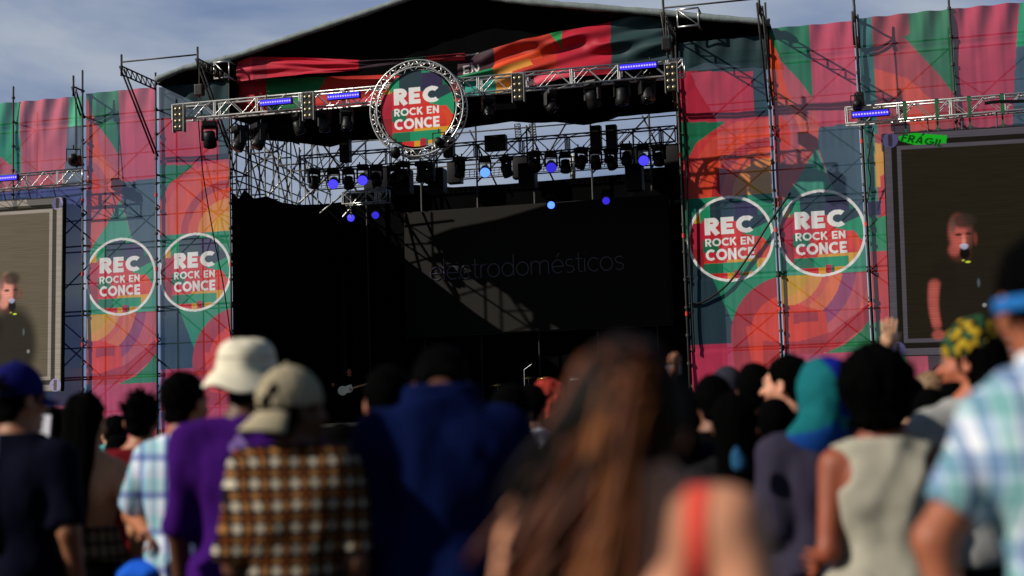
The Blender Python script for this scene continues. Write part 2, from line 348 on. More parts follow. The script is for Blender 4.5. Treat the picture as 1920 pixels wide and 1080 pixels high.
for key, x0, x1, zt, lab, sd in (('A', PX['a0'], PX['a'], 13.02, 'tall printed mesh banner with round logo, next to the left screen', 11.3),
                                ('B', PX['a'], PX['b'], 13.0, 'tall printed mesh banner with round logo, left of the dark stage opening', 17.7),
                                ('C', PX['c0'], PX['c'], 12.85, 'tall printed mesh banner with slate top and round logo, right of the dark stage opening', 23.1),
                                ('D', PX['c'], PX['d'], 13.02, 'tall printed mesh banner with green top and round logo, next to the right screen', 29.9)):
    fn = design_D if key in 'AD' else design_C
    o = grid_cloth('banner', rng(x0+.06, x1-.06, .013), fine_z(.35, zt), lambda C, X, Z, k=key, f=fn: f(C, X-CX[k], Z-ZL), folds(sd, .035, x0, x1, zt), M_banl if key in 'AB' else M_bann)
    tag(o, lab, 'banner', BG)
def outer_right(C, x, z):
    P = lambda pts, c: C.__setitem__(in_poly(x, z, [XZ(*p) for p in pts]), lin(c))
    C[:] = lin((180, 56, 84))
    P([(1590, 20), (1705, 20), (1790, 190), (1830, 300), (1590, 300)], (164, 62, 72)); P([(1590, 120), (1640, 128), (1700, 146), (1750, 190), (1760, 300), (1590, 300)], (206, 76, 60)); P([(1590, 160), (1640, 168), (1700, 190), (1715, 300), (1590, 300)], (164, 62, 72))
    P([(1704, 10), (1786, 10), (1797, 188), (1760, 140), (1726, 104), (1692, 66), (1704, 66)], (38, 112, 76))
    P([(1590, 10), (1632, 10), (1645, 250), (1590, 250)], (44, 110, 106)); P([(1912, 0), (2100, 0), (2100, 80), (1905, 88)], GRN); P([(1905, 88), (2100, 80), (2100, 240), (1898, 240)], SLATE2)
    P([(1590, 240), (1640, 240), (1650, 480), (1590, 480)], (50, 140, 112)); P([(1640, 268), (1700, 268), (1700, 350), (1642, 350)], (208, 148, 60)); P([(1650, 330), (1720, 300), (1720, 410), (1652, 410)], (196, 58, 66))
    P([(1590, 380), (1652, 376), (1652, 402), (1590, 408)], NAVY); P([(1630, 408), (1720, 400), (1720, 470), (1630, 474)], (44, 140, 96)); P([(1590, 474), (1720, 468), (1720, 610), (1590, 600)], (198, 62, 66))
    P([(1600, 660), (1645, 600), (1700, 632), (1700, 700), (1600, 700)], (36, 140, 86)); C[z < XZ(1640, 690)[1]] = lin((190, 58, 92))
def outer_left(C, x, z):
    P = lambda pts, c: C.__setitem__(in_poly(x, z, [XZ(*p) for p in pts]), lin(c))
    C[:] = lin((58, 66, 128))  # blue-violet base puts the left screen's shadow into the print
    P([(-400, 100), (157, 100), (157, 345), (-400, 400)], (200, 92, 106)); P([(-60, 100), (37, 100), (41, 330), (20, 310), (-10, 285), (-60, 275)], (44, 150, 104)); P([(-200, 100), (-60, 100), (-60, 400), (-200, 400)], (204, 92, 106))
    P([(134, 100), (160, 100), (160, 238), (127, 238)], (80, 190, 140)); P([(126, 237), (160, 235), (160, 350), (120, 350)], (92, 108, 124))
    P([(100, 420), (160, 415), (160, 520), (100, 520)], (86, 70, 120)); P([(100, 520), (160, 515), (160, 560), (100, 560)], (40, 90, 110)); P([(100, 600), (160, 598), (160, 690), (100, 690)], (70, 56, 110)); P([(100, 690), (160, 690), (160, 850), (100, 850)], (150, 44, 60))  # violet and dark blue strips carry that painted shadow down the banner
o = grid_cloth('banner', rng(PX['d']+.06, 7.0, .03), rng(.35, 13.08, .03), outer_right, folds(41.3, .06, PX['d'], 7.0, 13.1), M_bann); tag(o, 'wide printed banner in pink, green and teal behind the right screen', 'banner', BG)
o = grid_cloth('banner', rng(-32.0, PX['a0']-.06, .03), rng(.35, 12.95, .03), outer_left, folds(53.9, .07, -32, PX['a0'], 12.95), M_banl); tag(o, 'wide printed banner in pink and green behind the left screen', 'banner', BG)

# ------------------------------------------------------------------ scaffold towers
def standard(root, x, y, z1, m=M_dsteel, r=.03, rings=True):
    b = MB().tube((x, y, 0), (x, y, z1), r, 10); o = b.build('standard', m, root, True)
    if rings:
        def ring(nm, mm, k, hh, zs):
            c0 = MB().tube((0, 0, -hh), (0, 0, hh), r*k, 10).build(nm, mm, o); c0.location = (x, y, zs[0])
            for z in zs[1:]: c = c0.copy(); COL.objects.link(c); c.location = (x, y, z)
        ring('coupler', M_dsteel, 1.75, .035, [.6+.78*i for i in range(int((z1-.7)/.78)+1)]); ring('red_clamp', M_redtape, 1.5, .06, (2.9, 5.1, 7.3, 9.6))
def tower(root, xs, z1, depth=1.3):
    for i, x in enumerate(xs):
        standard(root, x, -.1, z1+.35+(.5 if i % 2 else .2)); standard(root, x, depth, z1, rings=False)
        for k in range(1, 7): MB().tube((x, -.1, k*2.05), (x, depth, k*2.05), .026).build('transom', M_dsteel, root, True)
    for a, b in zip(xs[:-1], xs[1:]):
        for k in range(1, 7):
            z = k*2.05
            MB().tube((a, .12, z), (b, .12, z), .026).build('ledger', M_dsteel, root, True); MB().tube((a, depth, z), (b, depth, z), .026).build('ledger', M_dsteel, root, True)
            if k < 6:
                s = (a, b) if k % 2 else (b, a)
                MB().tube((s[0], depth-.08, z), (s[1], depth-.08, z+2.05), .026).build('brace', M_dsteel, root, True)
                MB().tube((s[1], .16, z-1.0), (s[0], .16, z+1.05), .022).build('brace', M_dsteel, root, True)
                MB().tube((a, depth-.1, z+1.0), (b, depth-.1, z+1.0), .022).build('guard_rail', M_dsteel, root, True)
def ladder_beam(b, P, Q, up, w=.28, r=.028, n=6):
    P = Vector(P); Q = Vector(Q); u = Vector(up)*w; b.tube(P, Q, r); b.tube(P-u, Q-u, r)
    for i in range(n+1):
        t = i/n; b.tube(P.lerp(Q, t), P.lerp(Q, t)-u, r*.7)
        if i < n: b.tube(P.lerp(Q, t), P.lerp(Q, (i+1)/n)-u, r*.6)
def outrigger(root, x, reach, ztip, zlow, beam=True):
    b = MB()
    if beam: ladder_beam(b, (x, -reach, ztip), (x, -.1, ztip+.02), (0, 0, 1), .25, .026, 7)
    else: b.tube((x, -reach, ztip), (x, 0, ztip), .03)
    b.tube((x-.06, -reach, ztip), (x-.06, -.12, zlow), .03); b.tube((x+.08, -reach, ztip-.1), (x+.08, -.12, zlow-.1), .03)
    b.tube((x, -reach, ztip-.3), (x, -reach, ztip+.35), .035)
    b.build('outrigger', M_dsteel, root, True)
tl = empty('scaffold_tower', (PX['a'], 0, 0)); tr = empty('scaffold_tower', (PX['c'], 0, 0))
def shift(o):
    for c in kids(o): c.location = (-o.location.x, 0, 0)
tower(tl, [-31.8, -29.4, -27.0, PX['a0'], PX['a'], PX['b']], 12.9); tower(tr, [PX['c0'], PX['c'], PX['d'], 1.7, 4.2, 6.8], 12.9)
ZT = XZ(217, 125, -2.25)[1]
for x in (PX['a'], PX['b']): outrigger(tl, x, 2.25, ZT, 10.9)
for x in (PX['c0'], PX['c']): outrigger(tr, x, 2.25, ZT, 10.9)
outrigger(tl, PX['a0'], .65, 13.1, 12.3, False); outrigger(tr, PX['d'], .65, 13.1, 12.3, False); outrigger(tl, -29.4, .65, 13.1, 12.3, False); outrigger(tr, 4.2, .65, 13.1, 12.3, False)
MB().tube((PX['a'], -2.25, ZT+.12), (PX['b'], -2.25, ZT+.12), .025).build('tie_bar', M_dsteel, tl, True)
MB().tube((PX['c0'], -2.25, ZT+.12), (PX['c'], -2.25, ZT+.12), .025).build('tie_bar', M_dsteel, tr, True)
shift(tl); shift(tr)
tag(tl, 'tall steel scaffold tower carrying the banners left of the stage', 'scaffold', 'scaffold towers'); tag(tr, 'tall steel scaffold tower carrying the banners right of the stage', 'scaffold', 'scaffold towers')

# ------------------------------------------------------------------ box trusses
def truss(name, P, Q, h=.44, dpt=.36, cell=.44, m=M_alu, r=.026, plates=True):
    P = Vector(P); Q = Vector(Q); root = empty(name, P); d = Q-P; Ln = d.length; ex = d.normalized(); ey = Vector((0, 0, 1)).cross(ex).normalized(); ez = ex.cross(ey)
    W = lambda x, y, z: ex*x+ey*y+ez*z
    for sy in (-1, 1):
        for sz in (-1, 1): MB().tube(W(0, sy*dpt/2, sz*h/2), W(Ln, sy*dpt/2, sz*h/2), r, 8).build('chord', m, root, True)
    n = max(2, int(round(Ln/cell)))
    for sy in (-1, 1):
        b = MB()
        for i in range(n):
            x0, x1 = Ln*i/n, Ln*(i+1)/n; a, c = (-1, 1) if i % 2 else (1, -1)
            b.tube(W(x0, sy*dpt/2, a*h/2), W(x1, sy*dpt/2, c*h/2), r*.55, 6, cap=False)
            if i % 3 == 0: b.tube(W(x0, sy*dpt/2, -h/2), W(x0, sy*dpt/2, h/2), r*.8, 6, cap=False); b.tube(W(x0+.05, sy*dpt/2, -h/2), W(x0+.05, sy*dpt/2, h/2), r*.8, 6, cap=False)
        b.tube(W(Ln, sy*dpt/2, -h/2), W(Ln, sy*dpt/2, h/2), r*.8, 6); b.build('lattice', m, root, True)
    for sz in (-1, 1):
        b = MB()
        for i in range(n):
            x0, x1 = Ln*i/n, Ln*(i+1)/n; a, c = (-1, 1) if i % 2 else (1, -1)
            b.tube(W(x0, a*dpt/2, sz*h/2), W(x1, c*dpt/2, sz*h/2), r*.5, 6, cap=False)
        b.build('lattice', m, root, True)
    return root
yf = -2.25
fl = onY(328, 213, yf); fr = onY(1282, 127, yf); zf = (fl[2]+fr[2])/2
ft = truss('front_truss', (fl[0], yf, zf), (fr[0], yf, zf)); tag(ft, 'long silver box truss hung across the front of the stage with blue light bars', 'truss')
print('front truss z', fl, fr)
y2 = 4.5; ml_ = onY(566, 304, y2); mr_ = onY(1268, 258, y2); zm = (ml_[2]+mr_[2])/2; print('mid', ml_, mr_)
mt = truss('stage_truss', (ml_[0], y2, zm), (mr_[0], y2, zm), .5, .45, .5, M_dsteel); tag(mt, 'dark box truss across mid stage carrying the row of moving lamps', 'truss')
ys = -.75
rl = onY(1586, 219, ys); 
st_r = truss('side_truss', (rl[0], ys, rl[2]), (6.5, ys, rl[2])); tag(st_r, 'silver box truss with green straps above the right screen', 'truss', 'side trusses')
ll = onY(160, 331, ys)
st_l = truss('side_truss', (-31.5, ys, ll[2]), (ll[0], ys, ll[2])); tag(st_l, 'silver box truss above the left screen', 'truss', 'side trusses')
for i in range(9):                                  # green straps holding the screen
    x = rl[0]+1.55+i*.83*(1 if i % 2 else 1.0)
    b = MB().box((x, ys-.2, rl[2]), (.09, .02, .5)).box((x, ys, rl[2]+.245), (.09, .42, .02)).box((x, ys-.02, rl[2]-.42), (.05, .03, .4))
    o = b.build('strap', M_green, st_r); o.location = -Vector(st_r.location)
# black cable drape on side truss
b = MB().path([(rl[0]+3.6+i*.2, ys-.2, rl[2]+.02+.02*math.sin(i)) for i in range(14)], .045, 6); o = b.build('cable_bundle', M_black, st_r); o.location = -Vector(st_r.location)

# ------------------------------------------------------------------ round sign in a ring truss
yr = -2.75; rc_ = onY(785, 205, yr); dep = float((rc_-CAM)@FW)
def ringr(px): return px/FPX*dep
sg = empty('round_sign', (rc_[0], yr, rc_[2]))
def circ(r, y, n=72): return [(r*math.cos(2*math.pi*i/n), y, r*math.sin(2*math.pi*i/n)) for i in range(n)]
ro, ri = ringr(91), ringr(78)
rg = empty('ring_truss'); bpy.data.objects.remove(rg)
b = MB(); b.path(circ(ro, -.2), .022, 8, True); b.path(circ(ri, -.2), .02, 8, True); b.path(circ(ro, .2), .022, 8, True); b.path(circ(ri, .2), .02, 8, True)
ring = b.build('ring_truss', M_alu, sg, True)
b = MB(); n = 44
for i in range(n):
    a0, a1 = 2*math.pi*i/n, 2*math.pi*(i+1)/n; r0, r1 = (ro, ri) if i % 2 else (ri, ro)
    for y in (-.2, .2): b.tube((r0*math.cos(a0), y, r0*math.sin(a0)), (r1*math.cos(a1), y, r1*math.sin(a1)), .014, 6)
    b.tube((ro*math.cos(a0), -.2, ro*math.sin(a0)), (ro*math.cos(a1), .2, ro*math.sin(a1)), .014, 6)
    if i % 4 == 0: b.tube((ro*math.cos(a0), -.2, ro*math.sin(a0)), (ri*math.cos(a0), -.2, ri*math.sin(a0)), .02, 6)
b.build('lattice', M_alu, ring, True)
rs_ = ringr(73); xs = rng(-rs_, rs_, .0125)
def pdisc(C, X, Z): logo(C, X, Z, 0, 0, rs_*1.04, ring=False)
dsk = grid_cloth('sign_face', xs, xs, pdisc, lambda X, Z: 0*X+.012*noise3(np.stack([X, Z, 0*X], -1), (3, 3, 1)), M_sign, sg, Y=-.13)
import bmesh
bm = bmesh.new(); bm.from_mesh(dsk.data); bmesh.ops.delete(bm, geom=[v for v in bm.verts if math.hypot(v.co.x, v.co.z) > rs_], context='VERTS'); bm.to_mesh(dsk.data); bm.free()
b = MB(); b.path(circ(rs_+.01, .02), .03, 8, True); b.build('sign_rim', M_black, sg, True)
b = MB()
for i in range(12):
    a = math.pi*2*i/12+.1; b.tube((rs_*math.cos(a), .03, rs_*math.sin(a)), (ri*math.cos(a), .1, ri*math.sin(a)), .012, 6)
b.build('tie', M_black, sg)
b = MB(); b.box((0, .04, 0), (.1, .03, rs_*1.9)).box((0, .045, 0), (rs_*1.9, .03, .1)); b.build('sign_backing', M_black, sg)
tag(sg, 'round red and green festival sign in a silver ring truss above the stage', 'sign')

# ------------------------------------------------------------------ lamps
def small_spot(loc, lab, rz=0, s=1.0):
    r = empty('spotlight', loc, rz); r.scale = (s,)*3
    MB().lathe((0, 0, 0), [(.02, .14), (.1, .13), (.13, 0), (.15, -.16), (.13, -.165)], 16, Matrix.Rotation(R(80), 3, 'X')).build('lamp_housing', M_black, r, True)
    MB().lathe((0, .158, -.028), [(.125, 0), (.1, .01), (.02, .015)], 16, Matrix.Rotation(R(100), 3, 'X')).build('lens', M_lens, r, True)
    MB().box((-.17, 0, .1), (.02, .05, .3)).box((.17, 0, .1), (.02, .05, .3)).box((0, 0, .25), (.36, .05, .02)).tube((0, 0, .25), (0, 0, .36), .02).build('yoke', M_black, r)
    tag(r, lab, 'spotlight', 'small round spotlights'); return r
def light_bar(loc, length, lab, tilt=0):
    r = empty('light_bar', loc); b = MB().box((0, 0, 0), (length, .12, .2), bev=.02); b.build('lamp_housing', M_black, r)
    b = MB(); n = int(length/.075)
    for i in range(n): b.ball((-length/2+.06+i*(length-.12)/(n-1), -.07, -.01), .026, 8)
    b.build('light_row', M_uvc if False else mat('violet_led_light', (90, 80, 255), .3, emit=(105, 95, 255), es=5.0), r, True)
    MB().box((0, -.064, -.01), (length-.06, .012, .15)).build('lit_panel', mat('violet_lit_panel', (40, 30, 180), .4, emit=(52, 40, 230), es=1.1), r)
    MB().tube((-length*.3, 0, .1), (-length*.3, 0, .22), .015).tube((length*.3, 0, .1), (length*.3, 0, .22), .015).build('clamp', M_black, r)
    tag(r, lab, 'light bar', 'blue light bars'); return r
for px, py, y, ln, lab in ((518, 191, yf-.28, 1.0, 'lit blue light bar on the front truss, farthest left'), (645, 180, yf-.28, 1.0, 'lit blue light bar on the front truss just left of the round sign'),
                           (1197, 124, yf-.28, 1.05, 'lit violet light bar on the front truss near its right end'), (1632, 213, ys-.28, 1.0, 'lit violet light bar at the left end of the right side truss'), (8, 334, ys-.28, 1.0, 'lit blue light bar on the truss above the left screen')):
    light_bar(onY(px, py, y), ln, lab)
def blinder(loc, lab, rz=0):
    r = empty('blinder_lamp', loc, rz); MB().box((0, 0, 0), (.3, .14, .74), bev=.02).build('lamp_housing', M_black, r)
    f = MB().box((-.165, 0, 0), (.02, .18, .82)).box((.165, 0, 0), (.02, .18, .82)).box((0, 0, .42), (.35, .05, .02)).build('frame', M_steel, r)
    for i in range(4):
        for sx in (-1, 1):
            MB().lathe((sx*.07, -.075, -.27+i*.18), [(.058, -.012), (.05, .004), (.02, .012)], 14, Matrix.Rotation(R(90), 3, 'X')).build('lens', mat('brass_reflector', (150, 140, 110), .3, .7), r, True)
    tag(r, lab, 'blinder lamp', 'eight-lamp blinders'); return r
for px, py, lab in ((336, 222, 'black eight-lamp blinder at the left end of the front truss'), (579, 200, 'black eight-lamp blinder between the two left blue bars'), (972, 165, 'black eight-lamp blinder right of the round sign'), (1259, 146, 'black eight-lamp blinder at the right end of the front truss')):
    blinder(onY(px, py, yf-.32), lab)
def moving_head():
    r = empty('moving_lamp')
    MB().box((0, 0, -.07), (.34, .3, .13), bev=.03).tube((-.1, 0, 0), (-.1, 0, .08), .02).tube((.1, 0, 0), (.1, 0, .08), .02).build('lamp_base', M_black, r)
    MB().box((-.17, 0, -.28), (.05, .14, .34), bev=.02).box((.17, 0, -.28), (.05, .14, .34), bev=.02).box((0, 0, -.15), (.36, .16, .05), bev=.02).build('yoke', M_black, r)
    h = MB().lathe((0, 0, 0), [(.06, .2), (.13, .17), (.14, .02), (.155, -.06), (.16, -.17), (.15, -.18)], 20).build('lamp_head', M_black, r, True); h.location = (0, 0, -.42)
    MB().lathe((0, 0, -.182), [(.148, 0), (.12, -.015), (.05, -.03)], 20).build('lens', M_lens, h, True)
    return r
def lit(root, m):
    for h in kids(root):
        if h.name.startswith('lamp_head'):
            for l in kids(h): l.data = l.data.copy(); l.data.materials[0] = m
def aim(root, tilt, rz):
    root.rotation_euler = (0, 0, rz)
    for h in kids(root):
        if h.name.startswith('lamp_head'): h.rotation_euler = (tilt, 0, 0)
mh = moving_head(); first = True
ords = ['first', 'second', 'third', 'fourth', 'fifth', 'sixth', 'seventh', 'eighth', 'ninth', 'tenth', 'eleventh', 'twelfth', 'thirteenth', 'fourteenth', 'fifteenth', 'sixteenth', 'seventeenth', 'eighteenth', 'nineteenth', 'twentieth']
row = [(588, 0), (625, 1), (653, 0), (680, 1), (705, 0), (738, 0), (756, 0), (790, 0), (803, 0), (862, 0), (909, 2), (949, 0), (1002, 0), (1033, 3), (1060, 0), (1090, 0), (1117, 0), (1146, 0), (1175, 0), (1206, 4), (1236, 0)]
ords.append('last')
for i, (px, l) in enumerate(row):
    o = mh if first else copy_tree(mh); first = False
    p = onY(px, 300, y2-.1); o.location = (p[0], y2-.1, zm-.18-.05*(i % 3)); o.scale = (1.1,)*3
    aim(o, R(-62 if l else rnd.choice([-30, -8, 12, 28, 40])), R(rnd.uniform(-50, 50)) if not l else R(14))
    if l: lit(o, {1: M_uv, 2: M_uvc, 3: M_uvd, 4: M_uv}[l])
    tag(o, ('glowing blue' if l else 'unlit black')+' moving lamp, '+ords[i]+' from the left in the row under the mid-stage truss' if i < 20 else 'black moving lamp tilted sideways at the right end of the mid-stage truss', 'moving lamp', 'moving lamps on the stage')
for px, py, y, m, lab in ((1032, 387, 7.4, M_uvc, 'bright blue lamp glowing in the dark of the stage, above the band name'), (1135, 379, 7.4, M_uvd, 'dim blue lamp glowing at the right in the dark of the stage'),
                       (657, 411, 6.6, M_uv, 'violet lamp glowing below the short truss at the left'), (703, 406, 6.6, M_uvd, 'dim blue lamp right of the violet one below the short truss')):
    o = copy_tree(mh); o.location = Vector(onY(px, py, y))+Vector((0, .1, .42)); o.scale = (.85,)*3; aim(o, R(-80), R(14)); lit(o, m); tag(o, lab, 'moving lamp', 'moving lamps on the stage')
for px, py, s in ((393, 228, 1.25), (449, 236, 1.2), (486, 232, 1.2)):
    o = copy_tree(mh); o.location = onY(px, py, yf); o.scale = (s,)*3; aim(o, R(35 if px < 400 else -30), R(20 if px < 400 else -40))
    tag(o, {393: 'large black moving lamp, leftmost of three under the left end of the front truss', 449: 'large black moving lamp, middle of three under the left end of the front truss', 486: 'large black moving lamp, rightmost of three under the left end of the front truss'}[px], 'moving lamp', 'moving lamps under the front truss')
for i, px in enumerate((1110, 1165, 1212)):
    o = copy_tree(mh); o.location = onY(px, 152-(px-1110)*.1, yf+.05); o.scale = (1.2,)*3; aim(o, R(30-i*25), R(30*i-20))
    tag(o, 'black moving lamp, %s from the right end under the front truss' % ('third', 'second', 'first')[i], 'moving lamp', 'moving lamps under the front truss')
for i, px in enumerate((560, 608, 650, 915, 1030)):
    o = copy_tree(mh); o.location = onY(px, 212-(px-560)*.09, yf+.05); o.scale = (1.0,)*3; aim(o, R(20-i*15), R(25*i-40))
    tag(o, 'small black moving lamp, %s from the left in the middle of the front truss' % ords[i], 'moving lamp', 'moving lamps under the front truss')
small_spot(onY(823, 266, yr-.3), 'small black spotlight clamped on the lower right of the ring truss'); small_spot(onY(742, 284, yr-.3), 'small black spotlight clamped on the lower left of the ring truss', .4)
small_spot(onY(1608, 196, ys-.35), 'black spotlight standing on the left end of the right side truss'); small_spot(onY(138, 298, ys-.2), 'black spotlight above the right end of the left side truss', .5, 1.2)
# chain hoists
def hoist(px, ztop, z0, y, lab):
    x = px; r = empty('chain_hoist', (x, y, z0)); MB().box((0, 0, .18), (.26, .2, .34), bev=.04).build('motor', M_black, r); MB().tube((0, 0, .3), (0, 0, ztop-z0), .014).build('chain', M_dsteel, r); MB().tube((0, 0, -.1), (0, 0, .02), .02).build('hook', M_dsteel, r)
    tag(r, lab, 'chain hoist', 'chain hoists'); 
hoist(PX['b']+.05, ZT, zf+.45, yf, 'black chain hoist lifting the left end of the front truss'); hoist(PX['c0']+.05, ZT, zf+.5, yf, 'black chain hoist lifting the right end of the front truss')
hoist(PX['d'], 13.1, rl[2]+.3, ys+.1, 'black chain hoist above the right side truss'); hoist(ll[0]-.35, 13.1, ll[2]+.35, ys+.1, 'black chain hoist above the left side truss')

# ------------------------------------------------------------------ roof
rim_px = [(292, 150), (345, 128), (400, 116), (440, 106), (500, 86), (560, 66), (620, 46), (680, 26), (740, 5), (790, -12), (830, -20), (880, -14), (950, 0), (1040, 8), (1140, 16), (1240, 24), (1340, 34), (1443, 42)]
yr0, yr1 = -.35, 4.9
rim = [onY(a, b, yr0) for a, b in rim_px]
roof = empty('stage_roof', (rim[0][0], yr0, 0)); off = Vector((-rim[0][0], -yr0, 0))
def R_(b, n, m, s=False): o = b.build(n, m, roof, s); o.location = off; return o
b = MB(); pts = []
for a, c in zip(rim[:-1], rim[1:]):
    for k in range(8): t = k/8; q = Vector(a).lerp(Vector(c), t); pts.append(q)
pts.append(Vector(rim[-1])); rad = [(.10+.006*math.sin(i*1.9)+.008*math.sin(i*.7)) for i in range(len(pts))]
R_(b.path(pts, rad, 10), 'rim', M_rim, True)
nr = len(rim); V = []; F = []
for j, y in enumerate(np.linspace(yr0, yr1, 6)):
    for p in rim: V.append((p[0], y, p[2]-.12))
for j, y in enumerate(np.linspace(yr0, yr1, 6)):
    for p in rim: V.append((p[0], y, p[2]+.02))
for j in range(5):
    for i in range(nr-1):
        k = j*nr+i; F.append((k, k+1, k+nr+1, k+nr)); k += 6*nr; F.append((k, k+nr, k+nr+1, k+1))
o = link_mesh('roof_sheet', V, F, M_roof, roof, True); o.location = off
def strip(name, top, bot, m, parent=None, amp=0.0, nx=6, thick=None):
    """a hanging cloth between two lines of points"""
    V = []; F = []; T = []; B = []
    for a, c in zip(top[:-1], top[1:]):
        for k in range(nx): T.append(Vector(a).lerp(Vector(c), k/nx))
    T.append(Vector(top[-1]))
    for a, c in zip(bot[:-1], bot[1:]):
        for k in range(nx): B.append(Vector(a).lerp(Vector(c), k/nx))
    B.append(Vector(bot[-1])); n = len(T)
    for j in range(9):
        for i in range(n):
            p = T[i].lerp(B[i], j/8); p.y += amp*math.sin(i*1.7+j*.2)*(.3+.7*j/8); V.append(p)
    for j in range(8):
        for i in range(n-1): k = j*n+i; F.append((k, k+1, k+n+1, k+n))
    return link_mesh(name, V, F, m, parent, True)
# black sheet added for the dark gable interior above the header, and the borders hanging at the rear and the left edge of the roof
g_top = [onY(a, b, .5) for a, b in ((345, 128), (440, 108), (600, 55), (740, 8), (830, -16), (950, 3), (1100, 14), (1270, 28), (1425, 44))]
g_bot = [onY(a, b, .5) for a, b in ((345, 165), (440, 200), (600, 190), (740, 185), (830, 170), (950, 160), (1100, 150), (1270, 140), (1425, 70))]
o = strip('gable_dark_sheet', g_top, g_bot, M_cloth, roof, .03); o.location = off
bx = [437, 480, 510, 560, 620, 660, 700, 780, 874, 960, 1000, 1045, 1095, 1135, 1160, 1250, 1300]
by = [262, 262, 264, 268, 276, 264, 262, 250, 240, 228, 231, 229, 235, 228, 219, 211, 206]
o = strip('rear_border', [(*(onY(x, 100, yr1)[:2]), 12.6) for x in bx], [onY(x, y, yr1) for x, y in zip(bx, by)], M_cloth, roof, .02); o.location = off
zb = onY(560, 268, yr1)[2]
o = strip('side_border', [(PX['b']+.12, y, 13.0) for y in (.3, 1.5, 3, yr1)], [onX(433, 222, PX['b']+.12), onX(470, 235, PX['b']+.12), onX(510, 254, PX['b']+.12), onX(562, 272, PX['b']+.12)], M_cloth, roof, .0); o.location = off
o = strip('side_border', [(PX['c0']-.12, y, 12.9) for y in (.3, 1.5, 3, yr1)], [(PX['c0']-.12, y, 9.6) for y in (.3, 1.5, 3, yr1)], M_cloth, roof, 0); o.location = off
o = strip('front_border', [onY(a, b, .9) for a, b in ((440, 175), (700, 160), (900, 150), (1270, 130))], [onY(a, b, .9) for a, b in ((440, 219), (560, 235), (780, 214), (1270, 188))], M_cloth, roof, .03); o.location = off
for (a, b_, c_) in (((408, 136), (436, 136), .3), ((1273, 47), (1312, 47), .45)):
    p, q = onY(*a, -.2), onY(*b_, -.2); t_ = MB(); ladder_beam(t_, (p[0], -.45, p[2]+c_/1.2), (q[0], -.45, p[2]+c_/1.2), (0, 0, 1), .5, .03, 1); t_.tube((p[0], -.45, p[2]+c_/1.2), (p[0], .3, p[2]+c_/1.2), .03).tube((q[0], -.45, p[2]+c_/1.2), (q[0], .3, p[2]+c_/1.2), .03).tube((q[0], -.45, p[2]+c_/1.2-.5), (q[0], .3, p[2]+c_/1.2-.5), .03); R_(t_, 'roof_truss', M_alu, True)
tag(roof, 'black gabled stage roof with a grey rolled front edge', 'roof')

# ------------------------------------------------------------------ header banner: drooping roll and the cloth below it
hb = empty('header_banner', (-12, 0, 0))
def px_cloth(name, tp, bp, y, paint, disp, nu=420, nv=70, parent=None):
    tx = np.array([p[0] for p in tp], float); ty = np.array([p[1] for p in tp], float); bx_ = np.array([p[0] for p in bp], float); by_ = np.array([p[1] for p in bp], float)
    xs = np.linspace(tx[0], tx[-1], nu); yt = np.interp(xs, tx, ty); yb = np.interp(xs, bx_, by_); v = np.linspace(0, 1, nv)
    PXX = np.tile(xs, (nv, 1)); PYY = yt[None]*(1-v[:, None])+yb[None]*v[:, None]
    D = FW[None, None]+RT*((PXX-960)/FPX)[..., None]-UP*((PYY-540)/FPX)[..., None]; t = (y-CAM[1])/D[..., 1]; P = CAM+D*t[..., None]
    U, Vv = np.meshgrid(xs, v); P[..., 1] += disp(U, Vv, P); C = np.zeros(P.shape); C[:] = .0; paint(C, PXX, PYY)
    a = (np.arange(nv-1)[:, None]*nu+np.arange(nu-1)[None]).ravel(); F = np.stack([a, a+1, a+nu+1, a+nu], 1)[:, ::-1]
    me = bpy.data.meshes.new(name); raw_mesh(me, P.reshape(-1, 3), F); ca = me.color_attributes.new('Col', 'FLOAT_COLOR', 'POINT')
    ca.data.foreach_set('color', np.concatenate([C.reshape(-1, 3), np.ones((nu*nv, 1))], 1).astype(np.float32).ravel()); me.materials.append(M_head)
    o = bpy.data.objects.new(name, me); COL.objects.link(o); o.parent = parent; o.location = (12, 0, 0) if parent else (0, 0, 0); return o
def pl(C, x, y, pts, c): C[in_poly(x, y, pts)] = lin(c)
def hp1(C, x, y):
    C[:] = lin((190, 36, 58)); pl(C, x, y, [(440, 90), (470, 90), (478, 220), (440, 220)], (204, 58, 76)); pl(C, x, y, [(474, 90), (500, 90), (500, 200), (474, 200)], (150, 34, 54)); C[x > 672] = lin((44, 30, 40)); C[x > 760] = lin((60, 100, 84)); C[x > 800] = lin((170, 50, 60))
def dfold(f1, f2, amp, seed, slope):
    def f(U, V, P):
        ph = (U-700)/1000*f1+V*f2*slope; n = noise3(np.stack([U/60, V*3, 0*U], -1), (1, 1, 1), seed)
        return amp*(np.sin(V*f2+(U-500)/90*slope+4*n)*.6+np.sin(V*f2*1.9-(U-500)/50*slope+3*n+1)*.35+n*.9)
    return f
px_cloth('upper_cloth', [(444, 107), (560, 108), (680, 112), (760, 110), (872, 100)], [(444, 152), (560, 140), (672, 132), (760, 118), (872, 112)], -.15, hp1, dfold(8, 9, .07, 3, 1.4), 240, 40, hb)
def hp2(C, x, y):
    C[:] = lin((206, 44, 40)); pl(C, x, y, [(440, 140), (500, 140), (500, 240), (440, 240)], (176, 28, 46)); pl(C, x, y, [(500, 140), (615, 140), (600, 165), (590, 240), (500, 240)], (26, 116, 66)); pl(C, x, y, [(615, 140), (720, 140), (720, 240), (560, 240), (590, 190)], (196, 48, 40)); pl(C, x, y, [(560, 205), (700, 180), (700, 240), (560, 240)], (204, 66, 84))
px_cloth('lower_cloth', [(444, 146), (560, 146), (720, 140), (860, 150)], [(444, 214), (560, 206), (720, 196), (860, 190)], .35, hp2, dfold(8, 7, .05, 9, .6), 200, 40, hb)
